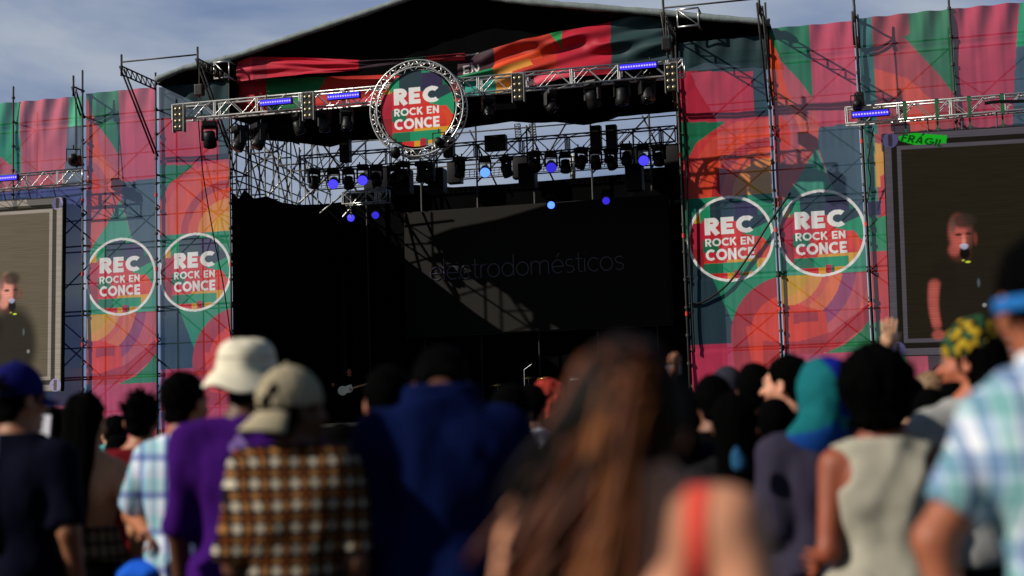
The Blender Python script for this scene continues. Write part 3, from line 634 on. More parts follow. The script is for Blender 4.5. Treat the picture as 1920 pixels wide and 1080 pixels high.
def hp3(C, x, y):
    C[:] = lin((24, 34, 38)); pl(C, x, y, [(1144, 20), (1260, 10), (1260, 200), (1148, 200)], (40, 62, 66)); pl(C, x, y, [(1035, 30), (1144, 20), (1148, 200), (1050, 200)], (170, 30, 50))  # print colours lowered, so they also hold the dark of the folds
    pl(C, x, y, [(925, 70), (1035, 50), (1055, 200), (900, 200)], (176, 50, 36)); pl(C, x, y, [(925, 120), (1010, 92), (1015, 106), (925, 134)], (226, 80, 40)); pl(C, x, y, [(940, 160), (1010, 140), (1010, 200), (940, 200)], (60, 20, 26)); pl(C, x, y, [(1020, 50), (1054, 42), (1053, 90)], (30, 132, 70)); pl(C, x, y, [(850, 80), (925, 70), (925, 86), (850, 112)], (30, 132, 80)); pl(C, x, y, [(858, 100), (895, 92), (895, 102), (858, 112)], (220, 215, 210))
    pl(C, x, y, [(925, 132), (990, 108), (1000, 122), (925, 146)], (196, 132, 52)); pl(C, x, y, [(850, 112), (925, 90), (925, 132), (860, 145)], (60, 36, 46)); pl(C, x, y, [(860, 145), (925, 128), (928, 142), (870, 160)], (34, 136, 88))
    pl(C, x, y, [(870, 155), (930, 145), (930, 200), (870, 200)], (50, 140, 126)); pl(C, x, y, [(928, 142), (962, 134), (962, 200), (928, 200)], (224, 160, 80)); pl(C, x, y, [(1000, 142), (1070, 130), (1070, 200), (1000, 200)], (204, 64, 84))
    C[seg(x, y, 870, 139, 880, 137, 1.2)|seg(x, y, 870, 124, 870, 140, 1.4)|seg(x, y, 870, 132, 878, 130.5, 1.1)|seg(x, y, 870, 125, 880, 123, 1.2)|seg(x, y, 884, 122, 885, 138, 1.4)|seg(x, y, 885, 123, 895, 135, 1.4)|seg(x, y, 895, 120, 896, 136, 1.4)] = lin((210, 205, 205))
px_cloth('upper_cloth', [(858, 106), (940, 86), (1050, 58), (1146, 38), (1200, 30), (1262, 25)], [(872, 182), (940, 172), (1050, 150), (1146, 138), (1200, 128), (1262, 118)], -.05, hp3, dfold(9, 10, .15, 21, -1.6), 420, 80, hb)
tag(hb, 'crumpled printed header banner drooping above the front truss', 'banner')
# ------------------------------------------------------------------ stage interior
M_deck = mat('stage_deck_black', (16, 15, 14), 0.6)
deck = empty('stage_deck', (-12.7, 5, 0)); doff = (12.7, -5, 0)
def D_(b, n, m): o = b.build(n, m, deck); o.location = doff; return o
D_(MB().box((-12.7, 5.1, 2.35), (13.6, 10, .12)), 'platform', M_deck)
D_(MB().box((-12.7, .12, 1.15), (13.6, .03, 2.26)), 'skirt', M_cloth)
b = MB()
for i in range(8):
    for j in range(5): b.tube((-19.3+i*1.88, .4+j*2.3, 0), (-19.3+i*1.88, .4+j*2.3, 2.29), .04, 6)
D_(b, 'deck_legs', M_dsteel); tag(deck, 'black raised stage deck with a cloth skirt behind the crowd', 'stage')
back_top = [(640, 372), (650, 362), (715, 353), (760, 345), (850, 351), (948, 345), (1070, 335), (1184, 325), (1190, 317), (1290, 310)]
bd = strip('backdrop', [onY(a, b, 9.4) for a, b in back_top], [(*(onY(a, 100, 9.4)[:2]), .1) for a, b in back_top], M_cloth, None, .03)
tag(bd, 'black cloth backdrop across the rear of the stage', 'backdrop')
XS = PX['b']+.05
side_top = [(434, 362), (448, 372), (458, 355), (476, 372), (500, 368), (530, 380), (560, 384), (600, 383), (650, 378), (676, 380)]
sd = strip('side_cloth', [onX(a, b, XS) for a, b in side_top], [(XS, onX(a, 300, XS)[1], .1) for a, b in side_top], M_cloth, None, 0); tag(sd, 'black cloth hung over the scaffolding along the left side of the stage', 'stage cloth')
s2 = strip('side_cloth', [(PX['c0']+.02, y, 12.5) for y in (.3, 4, 9.4)], [(PX['c0']+.02, y, .1) for y in (.3, 4, 9.4)], M_cloth, None, 0); tag(s2, 'black cloth closing the right side of the stage', 'stage cloth')
s3 = link_mesh('side_cloth', [(PX['b']+.03, .32, .1), (PX['b']+.03, .32, 1)], [], M_cloth); bpy.data.objects.remove(s3)
# rear and left scaffolding seen against the sky
ls = empty('scaffold_tower', (XS, 5, 0)); lo = Vector((-XS, -5, 0))
def LS(b, n, m=M_steel): o = b.build(n, m, ls, True); o.location = lo
ys_ = [.6, 1.7, 2.8, 3.9, 5.0, 6.2, 7.4, 8.6]
for x in (XS-.15, XS-1.3):
    for y in ys_: LS(MB().tube((x, y, 0), (x, y, 12.6), .028), 'standard', M_dsteel if x < XS-.5 else M_steel)
    for z in (8.4, 9.2, 10.0, 10.8, 11.6): LS(MB().tube((x, .5, z), (x, 8.7, z), .025), 'ledger')
for i, y in enumerate(ys_[:-1]):
    for k, z in enumerate((7.6, 9.3, 10.9)):
        a, c = (y, ys_[i+1]) if (i+k) % 2 else (ys_[i+1], y)
        LS(MB().tube((XS-.2, a, z), (XS-.2, c, z+1.7), .025), 'brace'); LS(MB().tube((XS-1.25, c, z), (XS-1.25, a, z+1.6), .025), 'brace', M_dsteel)
for y in ys_:
    for z in (8.3, 9.9, 11.5): LS(MB().tube((XS-.15, y, z), (XS-1.3, y, z+.02), .025), 'transom', M_dsteel)
ladder = MB()
for (a, b_) in (((470, 250), (640, 420)), ((455, 330), (560, 250)), ((540, 400), (690, 262)), ((600, 400), (720, 300)), ((590, 250), (700, 400)), ((500, 370), (600, 262))):
    p, q = onY(*a, 6.0), onY(*b_, 8.2); LS(MB().tube(p, q, .035), 'brace')
tag(ls, 'pale scaffold lattice open to the sky at the upper left side of the stage', 'scaffold', 'scaffold towers')
rsf = empty('rear_scaffold', (-12, 9.0, 0)); ro_ = Vector((12, -9, 0))
def RS(b, n, m=M_dsteel): o = b.build(n, m, rsf, True); o.location = ro_
zA = onY(900, 340, 9)[2]; zB = onY(900, 262, 9)[2]
for x in np.arange(-20.5, -4.0, 2.07): RS(MB().tube((x, 9, 0), (x, 9, zB+.5), .035), 'standard')
for z in (zA+.12, zA+.45, zA+.62, zB+.3): RS(MB().tube((-20.5, 9, z), (-4, 9, z), .025), 'ledger')
for i in range(8):
    x = -20.5+i*2.07; RS(MB().tube((x, 9.05, zA), (x+2.07*(1 if i % 2 else .6), 9.05, zB+.4), .03), 'brace')
    if i in (3, 4, 6): RS(MB().tube((x+.7, 9.1, zA-.2), (x-.25, 9.1, zB+.4), .03), 'brace')
b = MB()
for i in range(90): x = -20.3+i*.18; b.tube((x, 8.9, zA+.16), (x+.02, 8.9, zA+.44), .012, 4)
for i in range(4): b.tube((-20.4, 8.9, zA+.16+i*.09), (-4.2, 8.9, zA+.16+i*.09), .012, 4)
RS(b, 'mesh_rail')
for x, wd in ((-17.9, .9), (-15.0, .5), (-12.6, .55), (-8.6, .6), (-7.0, 1.1)):
    RS(MB().box((x, 8.7, zA+.3), (wd, .4, .75), bev=.03), 'speaker_box', M_black)
p0, p1 = onY(1074, 335, 9.6), onY(1074, 290, 9.6)
RS(MB().tube(p0, p1, .1, 14), 'white_mast', mat('white_painted_steel', (225, 225, 220), .5))
b = MB()
for k, px in enumerate((975, 1003)):
    p, q = onY(px, 232, 9.5), onY(px+3, 262, 9.5); ladder_beam(b, p, q, (1, 0, 0), .2, .02, 6)
RS(b, 'hanging_ladder'); tag(rsf, 'dark rear scaffold with guard rail and white mast behind the lamps', 'scaffold', 'scaffold towers')
# speakers hanging and small trusses in mid stage
t3 = truss('short_truss', onY(645, 373, 6.6), (onY(728, 366, 6.6)[0], 6.6, onY(645, 373, 6.6)[2]), .42, .4, .42, M_alu); tag(t3, 'short silver truss hanging at the left of the dark stage', 'truss')
b = MB(); p = onY(658, 395, 6.5); b.tube(p, p+np.array([0, 0, .75]), .02).tube(p+np.array([-.3, 0, -.2]), p+np.array([.15, 0, .25]), .03); b.box(p+np.array([0, 0, -.15]), (.05, .05, .2))
o = b.build('drop_arm', M_steel, t3); o.location = -Vector(t3.location)
for px, py, hgt in ((838, 300, .75), (944, 210+95, .0),):
    if hgt: pass
for i, px in enumerate((648, 775, 842, 930, 1118, 1147)):
    p = onY(px, 283-(px-640)*.05, y2-.3); r = empty('lamp_case', p); MB().box((0, 0, 0), (.34 if i != 3 else .7, .3, .78 if i != 3 else .5), bev=.03).build('case', M_black, r); MB().box((0, -.16, .2), (.2, .02, .05)).build('handle', M_steel, r)
    tag(r, 'black equipment case strapped to the mid-stage truss, %s from the left' % ords[i], 'equipment case', 'cases on the mid-stage truss')
for i, px in enumerate((757, 820, 990, 1190)):
    p = onY(px, (342 if px != 990 else 336)-(px-757)*.02, 5.6); r = empty('hanging_speaker', p)
    MB().box((0, 0, 0), (.55, .5, .85), bev=.04).build('cabinet', M_black, r); MB().box((0, -.26, 0), (.47, .02, .76)).build('grille', mat('speaker_grille', (10, 10, 11), .7), r)
    MB().tube((0, 0, .4), (0, 0, 1.6), .03).build('hanger', M_dsteel, r); tag(r, 'black loudspeaker hanging under the mid-stage lamps, %s from the left' % ords[i], 'speaker', 'hanging speakers')

# band screen at the rear with the band's name
YB = 8.6
c_tl, c_br = onY(757, 400, YB), onY(1258, 594, YB); zt_, zb_ = c_tl[2], onY(945, 622, YB)[2]
bs = empty('band_screen', ((c_tl[0]+c_br[0])/2, YB, zb_)); wS = c_br[0]-c_tl[0]; hS = zt_-zb_
MB().box((0, .1, hS/2), (wS, .12, hS)).build('panel', mat('led_panel_brown', (23, 20, 16), .8, 0, .1, 3), bs)
MB().box((0, .2, hS/2), (wS+.1, .08, hS+.1)).build('cabinet', M_black, bs)
class Pen:
    def __init__(s): s.st = []
    def arc(s, cx, cy, rx, ry, a0, a1, n=14): s.st.append([(cx+rx*math.cos(R(a0+(a1-a0)*i/n)), cy+ry*math.sin(R(a0+(a1-a0)*i/n))) for i in range(n+1)]); return s
    def ln(s, *p): s.st.append(list(p)); return s
def thin(ch):
    p = Pen()
    if ch == 'e': p.arc(.5, .5, .46, .5, 0, 310).ln((.04, .5), (.96, .5)); a = 1.1
    elif ch == 'é': p.arc(.5, .5, .46, .5, 0, 310).ln((.04, .5), (.96, .5)).ln((.4, 1.2), (.65, 1.5)); a = 1.1
    elif ch == 'l': p.ln((.05, 0), (.05, 1.65)); a = .28
    elif ch == 'c': p.arc(.5, .5, .46, .5, 45, 315); a = 1.0
    elif ch == 't': p.ln((.25, 1.45), (.25, .2), (.35, .03), (.55, 0)).ln((0, 1), (.55, 1)); a = .68
    elif ch == 'r': p.ln((.05, 0), (.05, 1)).arc(.45, .6, .4, .4, 180, 80); a = .6
    elif ch == 'o': p.arc(.5, .5, .48, .5, 0, 360, 24); a = 1.16
    elif ch == 'd': p.arc(.5, .5, .46, .5, 0, 360, 24).ln((.97, 0), (.97, 1.65)); a = 1.2
    elif ch == 'm': p.ln((.05, 0), (.05, 1)).arc(.4, .65, .35, .35, 180, 0).ln((.75, .65), (.75, 0)).arc(1.1, .65, .35, .35, 180, 0).ln((1.45, .65), (1.45, 0)); a = 1.7
    elif ch == 's': p.arc(.36, .75, .3, .25, 40, 270).arc(.36, .25, .32, .25, 90, -140); a = .82
    elif ch == 'i': p.ln((.05, 0), (.05, 1)).ln((.05, 1.4), (.05, 1.46)); a = .28
    return p.st, a
b = MB(); txt = 'electrodomésticos'; tot = sum(thin(c)[1] for c in txt)
xa, xb = onY(806, 515, YB-.02)[0]-bs.location.x, onY(1172, 497, YB-.02)[0]-bs.location.x; sc = (xb-xa)/tot; z0 = onY(806, 526, YB)[2]-zb_; pos = xa
for c in txt:
    st, a = thin(c)
    for s_ in st: b.path([(pos+x*sc, .028, z0+y*sc*1.05) for x, y in s_], .022, 5)
    pos += a*sc
b.build('lettering', mat('dim_lit_letters', (62, 60, 74), .6, emit=(60, 58, 76), es=.11), bs)
tag(bs, 'dark band screen with thin lettering at the rear of the stage', 'screen')

# ------------------------------------------------------------------ side screens
def smooth(a, b, x): t = np.clip((x-a)/(b-a), 0, 1); return t*t*(3-2*t)
def screen(name, corner, right, Wd, Hh, roll, pic, lab, m):
    r = empty(name, corner); r.rotation_euler = (0, roll, 0); sx = 1 if right else -1
    xs = np.linspace(0, Wd, int(Wd/.018)) if right else np.linspace(-Wd, 0, int(Wd/.018))
    d = grid_cloth('display', xs, np.linspace(-Hh, 0, int(Hh/.018)), pic, lambda X, Z: 0*X, m, r)
    MB().box((sx*Wd/2, .12, -Hh/2), (Wd-.02, .2, Hh-.02)).build('cabinet', M_black, r)
    b = MB()
    for i in range(int(Wd//1)+1):
        for j in range(int(Hh//1)): b.box((sx*(.5+i), .25, -.5-j), (.9, .1, .9))
    b.build('rear_modules', M_black, r)
    tag(r, lab, 'screen', 'side screens'); return r
def singer(C, x, z, S, skin, g=1.0):
    """a man singing into a microphone; S maps photo pixels to screen metres"""
    def el(px, py, rx, ry, col, a=1.0, soft=.35, cut=None):
        cx, cz = S(px, py); k = 1/77.0; d = np.hypot((x-cx)/(rx*k), (z-cz)/(ry*k)); m = (1-smooth(1-soft, 1+soft, d))*a
        if cut is not None: m = m*cut
        for i in range(3): C[..., i] = C[..., i]*(1-m)+lin(col)[i]*m
    el(1812, 560, 62, 95, (28, 24, 18), .95, .25); el(1770, 520, 26, 34, (26, 22, 16), .9, .3)
    for t in np.linspace(0, 1, 16): el(1752-3*math.sin(t*3)+5*t*t, 532+t*78, 11-2*t, 10, skin, .5, .5)
    el(1760, 628, 13, 10, skin, .7, .4); el(1800, 476, 20, 16, (70, 36, 28), .8, .4)
    el(1804, 440, 21, 36, (88, 52, 44), 1, .3); el(1796, 436, 17, 32, skin, .95, .45); el(1790, 468, 12, 13, skin, .7, .5); el(1806, 414, 23, 15, (44, 36, 30), .9, .4); el(1786, 424, 6, 16, (70, 60, 54), .7, .6)
    el(1797, 440, 7, 3, (46, 24, 20), .9, .6); el(1816, 438, 6, 3, (40, 22, 18), .8, .6); el(1807, 452, 4, 11, (206, 130, 116), .6, .7); el(1829, 447, 4, 12, (110, 50, 40), .7, .6)
    el(1807, 461, 7, 4, (250, 205, 200), .5, .7); el(1809, 474, 10, 14, (12, 10, 10), 1, .3); el(1808, 462, 7, 6, (140, 150, 175), .9, .4); el(1815, 491, 5, 2, (190, 210, 60), .9, .5); el(1806, 488, 3, 2, (150, 170, 60), .8, .5)
    el(1835, 530, 3, 8, (90, 100, 110), .5, .6); el(1846, 572, 4, 4, (150, 150, 150), .6, .6)
def display(Wd, Hh, right, bg, band, S, skin, extra=None):
    def f(C, X, Z):
        C[:] = lin(bg); u = X if right else -X; v = -Z; e = np.minimum(np.minimum(u, Wd-u), np.minimum(v, Hh-v))
        C[(e > .03)&(e < .2)] = lin(band); C[(e > .34)&(e < .46)] = lin(band); C[(e > .2)&(e < .36)] = lin([q*.55+6 for q in bg])
        singer(C, X, Z, S, skin)
        for cu in (.19, Wd-.19):
            for cv in (.19, Hh-.19):
                d = np.hypot(u-cu, v-cv); C[(d < .2)&(d > .07)] = lin([min(255, q*1.15+20) if i == 2 else q for i, q in enumerate(band)]); C[(abs(u-cu) < .05)&(abs(v-cv) < .16)] = lin([q*.6 for q in band])
        n = noise3(np.stack([X, Z, 0*X], -1), (2, 40, 1), 4)*.25+1; C *= n[..., None]
        C *= (1+.05*np.sign(np.sin(Z*2*math.pi/.072)))[..., None]
        if extra: extra(C, X, Z)
    return f
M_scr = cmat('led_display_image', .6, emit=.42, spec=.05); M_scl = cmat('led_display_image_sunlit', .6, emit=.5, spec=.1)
cr_ = onY(1655, 251, -.8); WR, HR = 4.15, (cr_[2]-onY(1690, 668, -.8)[2])
rr = .019
def SR(px, py):
    p = onY(px, py, -.8); dx, dz = p[0]-cr_[0], p[2]-cr_[2]; return dx*math.cos(rr)-dz*math.sin(rr)*-1*-1, dz*math.cos(rr)+dx*math.sin(rr)
def fragil(C, X, Z):
    a = np.array([SR(1684, 256), SR(1712, 249), SR(1776, 254), SR(1774, 268), SR(1716, 272), SR(1688, 264)]); C[in_poly(X, Z, [tuple(q) for q in a])] = lin((20, 150, 30))
    p0, p1 = SR(1690, 258), SR(1768, 270); dx, dz = p1[0]-p0[0], p1[1]-p0[1]; L_ = math.hypot(dx, dz); u = ((X-p0[0])*dx+(Z-p0[1])*dz)/L_; v = (-(X-p0[0])*dz+(Z-p0[1])*dx)/L_
    v = v+.09; sh = u-.12*v; T = word('FRAGIL', sh, v, 0, L_, 0, .2, .11)|seg(sh, v, L_*.44, .23, L_*.49, .29, .02)
    C[T&(v < .3)] = lin((8, 60, 14))
scr_r = screen('video_screen', (cr_[0], -.8, cr_[2]), True, WR, HR, rr, display(WR, HR, True, (29, 25, 17), (70, 66, 74), SR, (160, 78, 70), fragil), 'large video screen at the right showing a singer at a microphone and a green sticker', M_scr)
YL = -.4; cl_ = onY(118, 369, YL); HL = cl_[2]-onY(125, 733, YL)[2]; WL = 4.15; rl_ = .012
def SL(px, py):                          # the same picture, as far along the left screen as the photograph shows
    sx = 14+(px-1796)*.84; sy = 546+(py-440)*.86; p = onY(sx, sy, YL); return p[0]-cl_[0], p[2]-cl_[2]
scr_l = screen('video_screen', (cl_[0], YL, cl_[2]), False, WL, HL, rl_, display(WL, HL, False, (84, 76, 62), (134, 126, 118), SL, (206, 136, 120)), 'large paler video screen at the left edge showing the same singer', M_scl)  # paler image colours hold the sunlit haze over this screen
for r_, cx_, zc, s_ in ((scr_r, cr_, rl[2], 1), (scr_l, cl_, ll[2], -1)):
    for i in range(5): MB().tube((s_*(.3+i*.88), .1, 0), (s_*(.3+i*.88), .1-.2, zc-cx_[2]-.15), .02).build('hanging_bar', M_steel, r_)
# low wall of cloth under the left screen
lw = strip('ground_cloth', [(-32, -.6, 3.1), (-28, -.6, 3.1), (-24.8, -.6, 3.1)], [(-32, -.6, .1), (-28, -.6, .1), (-24.8, -.6, .1)], mat('dark_red_cloth', (70, 14, 22), .9), None, .05, 10); tag(lw, 'dark red cloth hanging under the left screen', 'cloth')

# cables
def cable(pts, r, lab):
    V = [Vector(p) for p in pts]; P = []
    for i in range(len(V)-1):
        p0, p1, p2, p3 = V[max(i-1, 0)], V[i], V[i+1], V[min(i+2, len(V)-1)]
        for k in range(8):
            t = k/8; P.append(.5*((2*p1)+(-p0+p2)*t+(2*p0-5*p1+4*p2-p3)*t*t+(-p0+3*p1-3*p2+p3)*t**3))
    P.append(V[-1]); c = V[0].copy(); o = MB().path([p-c for p in P], r, 6).build('cable', M_black, None, True); o.location = c; tag(o, lab, 'cable', 'loose black cables')
cable([onY(372, 225, -2.2), onY(380, 320, -1.6), onY(400, 440, -.9), onY(418, 530, -.5), onY(434, 640, -.15)], .018, 'thin black cable running down past the left logo banner')
cable([onY(1292, 570, -.1), onY(1318, 566, -.09), onY(1362, 535, -.09), (onY(1400, 485, -.09)), onY(1438, 425, -.14), onY(1462, 390, -.14), onY(1482, 362, -.1)], .03, 'thick dark curve lying flush across the logo banner right of the stage opening')  # dark curve laid flush on the banner
cable([onY(1262, 190, -2.1), onY(1282, 215, -1), onY(1288, 300, -.2), onY(1290, 420, -.15), onY(1297, 560, -.15), onY(1302, 660, -.15)], .03, 'black cable hanging beside the right pole of the stage opening')
cable([onY(141, 172, -.65), onY(142, 230, -.7), onY(142, 300, -.75)], .014, 'short thin black cable above the left side truss')
cable([onY(1638, 240, -.7), onY(1628, 300, -.5), onY(1632, 340, -.2), onY(1626, 380, -.15)], .015, 'thin looping cable under the end of the right side truss')

# stage equipment
zd = 2.42
def kit():
    r = empty('drum_kit', (onY(975, 700, 5.2)[0], 5.2, zd)); M_dr = mat('drum_shell', (90, 88, 86), .35, .2)
    MB().lathe((0, 0, .3), [(.28, -.2), (.28, .2)], 24, Matrix.Rotation(R(90), 3, 'X')).build('bass_drum', M_dr, r, True)
    for x, y, z in ((-.3, -.1, .75), (.25, -.1, .78), (.65, .2, .5)): MB().lathe((x, y, z), [(.17, -.12), (.17, .12)], 20).build('tom_drum', M_dr, r, True)
    for x, y, z in ((-.75, 0, 1.15), (.8, 0, 1.3), (.2, .3, 1.35)):
        c = MB().lathe((x, y, z), [(.24, 0), (.05, .03), (.02, .04)], 24, Matrix.Rotation(R(12), 3, 'X')).build('cymbal', mat('brass', (170, 140, 80), .3, .8), r, True)
        MB().tube((x, y, 0), (x, y, z), .014).build('cymbal_stand', M_steel, r)
    tag(r, 'drum kit with cymbals standing on the dark stage', 'drum kit')
kit()
def mic(px, y, lab):
    r = empty('microphone_stand', (onY(px, 700, y)[0], y, zd)); b = MB().tube((0, 0, 0), (0, 0, 1.45), .013)
    for a in (0, 120, 240): b.tube((0, 0, .12), (.3*math.cos(R(a)), .3*math.sin(R(a)), 0), .011)
    b.tube((0, 0, 1.45), (.25, -.05, 1.6), .01).build('stand', M_steel, r); MB().ball((.27, -.055, 1.62), .035).build('microphone', M_black, r, True); tag(r, lab, 'microphone stand', 'microphone stands')
mic(983, 2.4, 'silver microphone stand near the drum kit'); mic(700, 2.2, 'microphone stand beside the guitarist'); mic(800, 2.0, 'microphone stand in the middle of the stage front')
def amp(px, y, wd, hh, lab, zz=0):
    r = empty('amplifier', (onY(px, 700, y)[0], y, zd+zz)); MB().box((0, 0, hh/2), (wd, .4, hh), bev=.03).build('cabinet', M_black, r); MB().box((0, -.205, hh*.45), (wd*.88, .02, hh*.8)).build('grille', mat('speaker_grille', (10, 10, 11), .7), r)
    MB().box((0, -.21, hh*.93), (wd*.8, .015, hh*.06)).build('control_strip', M_steel, r); tag(r, lab, 'amplifier', 'amplifiers on the stage')
amp(572, 5, .8, 1.5, 'tall black amplifier left of the guitarist'); amp(760, 5.4, .8, 1.1, 'black amplifier behind the guitarist'); amp(1090, 5, .8, 1.3, 'black amplifier right of the drum kit')
# white sheet of case lids at stage front right of the kit
MBt = MB().box((0, 0, .25), (1.2, .5, .5), bev=.03); o = MBt.build('equipment_trunk', mat('grey_trunk', (110, 108, 104), .6)); o.location = (onY(1002, 720, 3.2)[0], 3.2, zd); tag(o, 'low grey trunk on the stage floor by the drum kit', 'trunk')
# ------------------------------------------------------------------ people: bodies as one smooth surface each
def rcp(P, a, b, ra, rb, fl=1.0):
    a = np.array(a, float); b = np.array(b, float); ba = b-a; pa = P-a
    t = np.clip((pa@ba)/(ba@ba), 0, 1); q = pa-t[..., None]*ba
    if fl != 1.0: q = q*np.array([1, fl, 1])
    return np.linalg.norm(q, axis=-1)-(ra+(rb-ra)*t)
def ell(P, c, r):
    q = P-np.array(c, float); r = np.array(r, float); k0 = np.linalg.norm(q/r, axis=-1); k1 = np.linalg.norm(q/(r*r), axis=-1)+1e-9; return k0*(k0-1)/k1
def smin(a, b, k=.03):
    h = np.clip(.5+.5*(b-a)/k, 0, 1); return b*(1-h)+a*h-k*h*(1-h)
def surf(f, lo, hi, h):
    """surface of the solid f < 0 as quads (surface nets)"""
    lo = np.array(lo, float); hi = np.array(hi, float); n = np.ceil((hi-lo)/h).astype(int)+1
    ax = [lo[i]+h*np.arange(n[i]) for i in range(3)]; G = np.stack(np.meshgrid(*ax, indexing='ij'), -1); D = f(G)
    S = D < 0; c = np.zeros(tuple(n-1), int)
    for i in (0, 1):
        for j in (0, 1):
            for k in (0, 1): c += S[i:n[0]-1+i, j:n[1]-1+j, k:n[2]-1+k]
    act = (c > 0)&(c < 8); idx = -np.ones(act.shape, int); idx[act] = np.arange(act.sum()); I = np.argwhere(act)
    if not len(I): return np.zeros((0, 3)), np.zeros((0, 4), int)
    acc = np.zeros((len(I), 3)); cnt = np.zeros(len(I)); cs = [(i, j, k) for i in (0, 1) for j in (0, 1) for k in (0, 1)]
    for a in cs:
        for b in cs:
            if a < b and sum(abs(x-y) for x, y in zip(a, b)) == 1:
                ia = I+a; ib = I+b; da = D[ia[:, 0], ia[:, 1], ia[:, 2]]; db = D[ib[:, 0], ib[:, 1], ib[:, 2]]; m = (da < 0) != (db < 0)
                t = np.where(m, da/(da-db+1e-12), 0); acc[m] += (ia+(np.array(b)-a)*t[:, None])[m]; cnt[m] += 1
    V = lo+h*acc/np.maximum(cnt, 1)[:, None]; F = []
    for axx in range(3):
        o1, o2 = [(1, 2), (2, 0), (0, 1)][axx]; s0 = [slice(None)]*3; s1 = [slice(None)]*3; s0[axx] = slice(0, -1); s1[axx] = slice(1, None)
        A = S[tuple(s0)]; B = S[tuple(s1)]
        for flip in (False, True):
            E_ = np.argwhere((A & ~B) if not flip else (~A & B)); E_ = E_[(E_[:, o1] > 0)&(E_[:, o2] > 0)&(E_[:, o1] < n[o1]-1)&(E_[:, o2] < n[o2]-1)]
            def g(d1, d2): q = E_.copy(); q[:, o1] -= d1; q[:, o2] -= d2; return idx[q[:, 0], q[:, 1], q[:, 2]]
            q = [g(1, 1), g(0, 1), g(0, 0), g(1, 0)]
            if flip: q = q[::-1]
            F.append(np.stack(q, 1))
    F = np.concatenate(F); return V, F[(F >= 0).all(1)]
def sdf_obj(name, parts, m, parent=None, paint=None):
    V = []; F = []; k = 0
    for v, f in parts:
        if len(f): V.append(v); F.append(f+k); k += len(v)
    V = np.concatenate(V); F = np.concatenate(F); me = bpy.data.meshes.new(name); raw_mesh(me, V, F)
    if paint is not None:
        C = np.ones((len(V), 4)); C[:, :3] = paint(V); ca = me.color_attributes.new('Col', 'FLOAT_COLOR', 'POINT'); ca.data.foreach_set('color', C.astype(np.float32).ravel())
    me.materials.append(m); o = bpy.data.objects.new(name, me); COL.objects.link(o)
    if parent: o.parent = parent
    return o
def rotm(yaw=0, pitch=0, roll=0): return np.array(Matrix.Rotation(R(yaw), 3, 'Z') @ Matrix.Rotation(R(pitch), 3, 'X') @ Matrix.Rotation(R(roll), 3, 'Y'))
def head_sdf(Q):
    d = ell(Q, (0, -.014, .145), (.076, .094, .092)); d = smin(d, ell(Q, (0, .03, .085), (.057, .068, .094)), .03); d = smin(d, ell(Q, (0, .074, .012), (.026, .024, .02)), .03)
    d = smin(d, rcp(Q, (-.034, .084, .137), (.034, .084, .137), .013, .013), .015); d = np.maximum(d, -ell(Q, (-.031, .106, .117), (.016, .014, .011))*1.0); d = np.maximum(d, -ell(Q, (.031, .106, .117), (.016, .014, .011)))
    d = smin(d, rcp(Q, (0, .094, .122), (0, .117, .083), .008, .0125), .012)
    d = smin(d, ell(Q, (0, .094, .05), (.025, .011, .006)), .008); d = smin(d, ell(Q, (0, .093, .038), (.02, .011, .006)), .008)
    for s in (-1, 1):
        e = ell(Q, (s*.081, -.008, .105), (.010, .021, .033)); e = np.maximum(e, -ell(Q, (s*.09, -.002, .108), (.008, .012, .02))); d = smin(d, e, .008)
        d = smin(d, ell(Q, (s*.04, .06, .085), (.022, .024, .022)), .02)
    d = smin(d, rcp(Q, (0, -.02, -.10), (0, -.012, .06), .058, .052), .03)
    return d
def hand_parts(pose, side):
    """palm and five fingers; wrist at the origin, fingers along +Z, palm towards +Y, thumb towards side*X"""
    def f(P):
        Q = P*np.array([side, 1, 1]); d = ell(Q, (0, 0, .045), (.041, .015, .05)); d = smin(d, rcp(Q, (0, 0, -.03), (0, 0, .02), .026, .026), .02)
        c = {'relaxed': (.35, .6, .5), 'open': (.05, .1, .08), 'pinch': (.9, 1.2, .9), 'fist': (1.3, 1.5, 1.2)}[pose]
        for x, L_, sp in ((.030, .070, .10), (.010, .080, .03), (-.011, .075, -.05), (-.031, .060, -.14)):
            p = np.array([x, 0, .085]); a = 0.0; r = .0095
            for seg_, k in ((.45, c[0]), (.32, c[1]), (.23, c[2])):
                a += k; q = p+L_*seg_*np.array([math.sin(sp), math.sin(a)*math.cos(sp), math.cos(a)*math.cos(sp)]); d = smin(d, rcp(Q, p, q, r, r*.9), .006); p = q; r *= .9
        t0 = np.array([.03, .004, .02]); t1 = t0+np.array([.028, .012, .03]); t2 = t1+np.array([.010 if pose != 'pinch' else -.008, .012, .032]); d = smin(d, rcp(Q, t0, t1, .014, .012), .012); d = smin(d, rcp(Q, t1, t2, .011, .009), .006)
        return d
    return surf(f, (-.085, -.035, -.06), (.085, .10, .19), .0055)
HANDS = {}
def hand_at(pose, side, elbow, wrist, s, palm=None):
    if (pose, side) not in HANDS: HANDS[(pose, side)] = hand_parts(pose, side)
    V, F = HANDS[(pose, side)]; z = np.array(wrist)-np.array(elbow); z = z/np.linalg.norm(z); y = np.array(palm if palm is not None else (-side*.9 if True else 0, .4, 0), float); y = y-z*(y@z); y /= np.linalg.norm(y); x = np.cross(y, z)
    return np.array(wrist)+(V*s)@np.stack([x, y, z]), F
M_skin = cmat('skin', .55, spec=.35)
M_hairk = mat('black_hair', (3, 3, 3), .8, 0, .4, 60, spec=.02, bump=.6, bscale=140)
M_hairb = mat('brown_hair', (34, 22, 14), .55, 0, .5, 50, spec=.1, bump=.7, bscale=120)
def fabric(name, rgb, rough=.9, var=.15): return mat(name, rgb, rough, 0, var, 12, spec=.04, bump=.25, bscale=260)
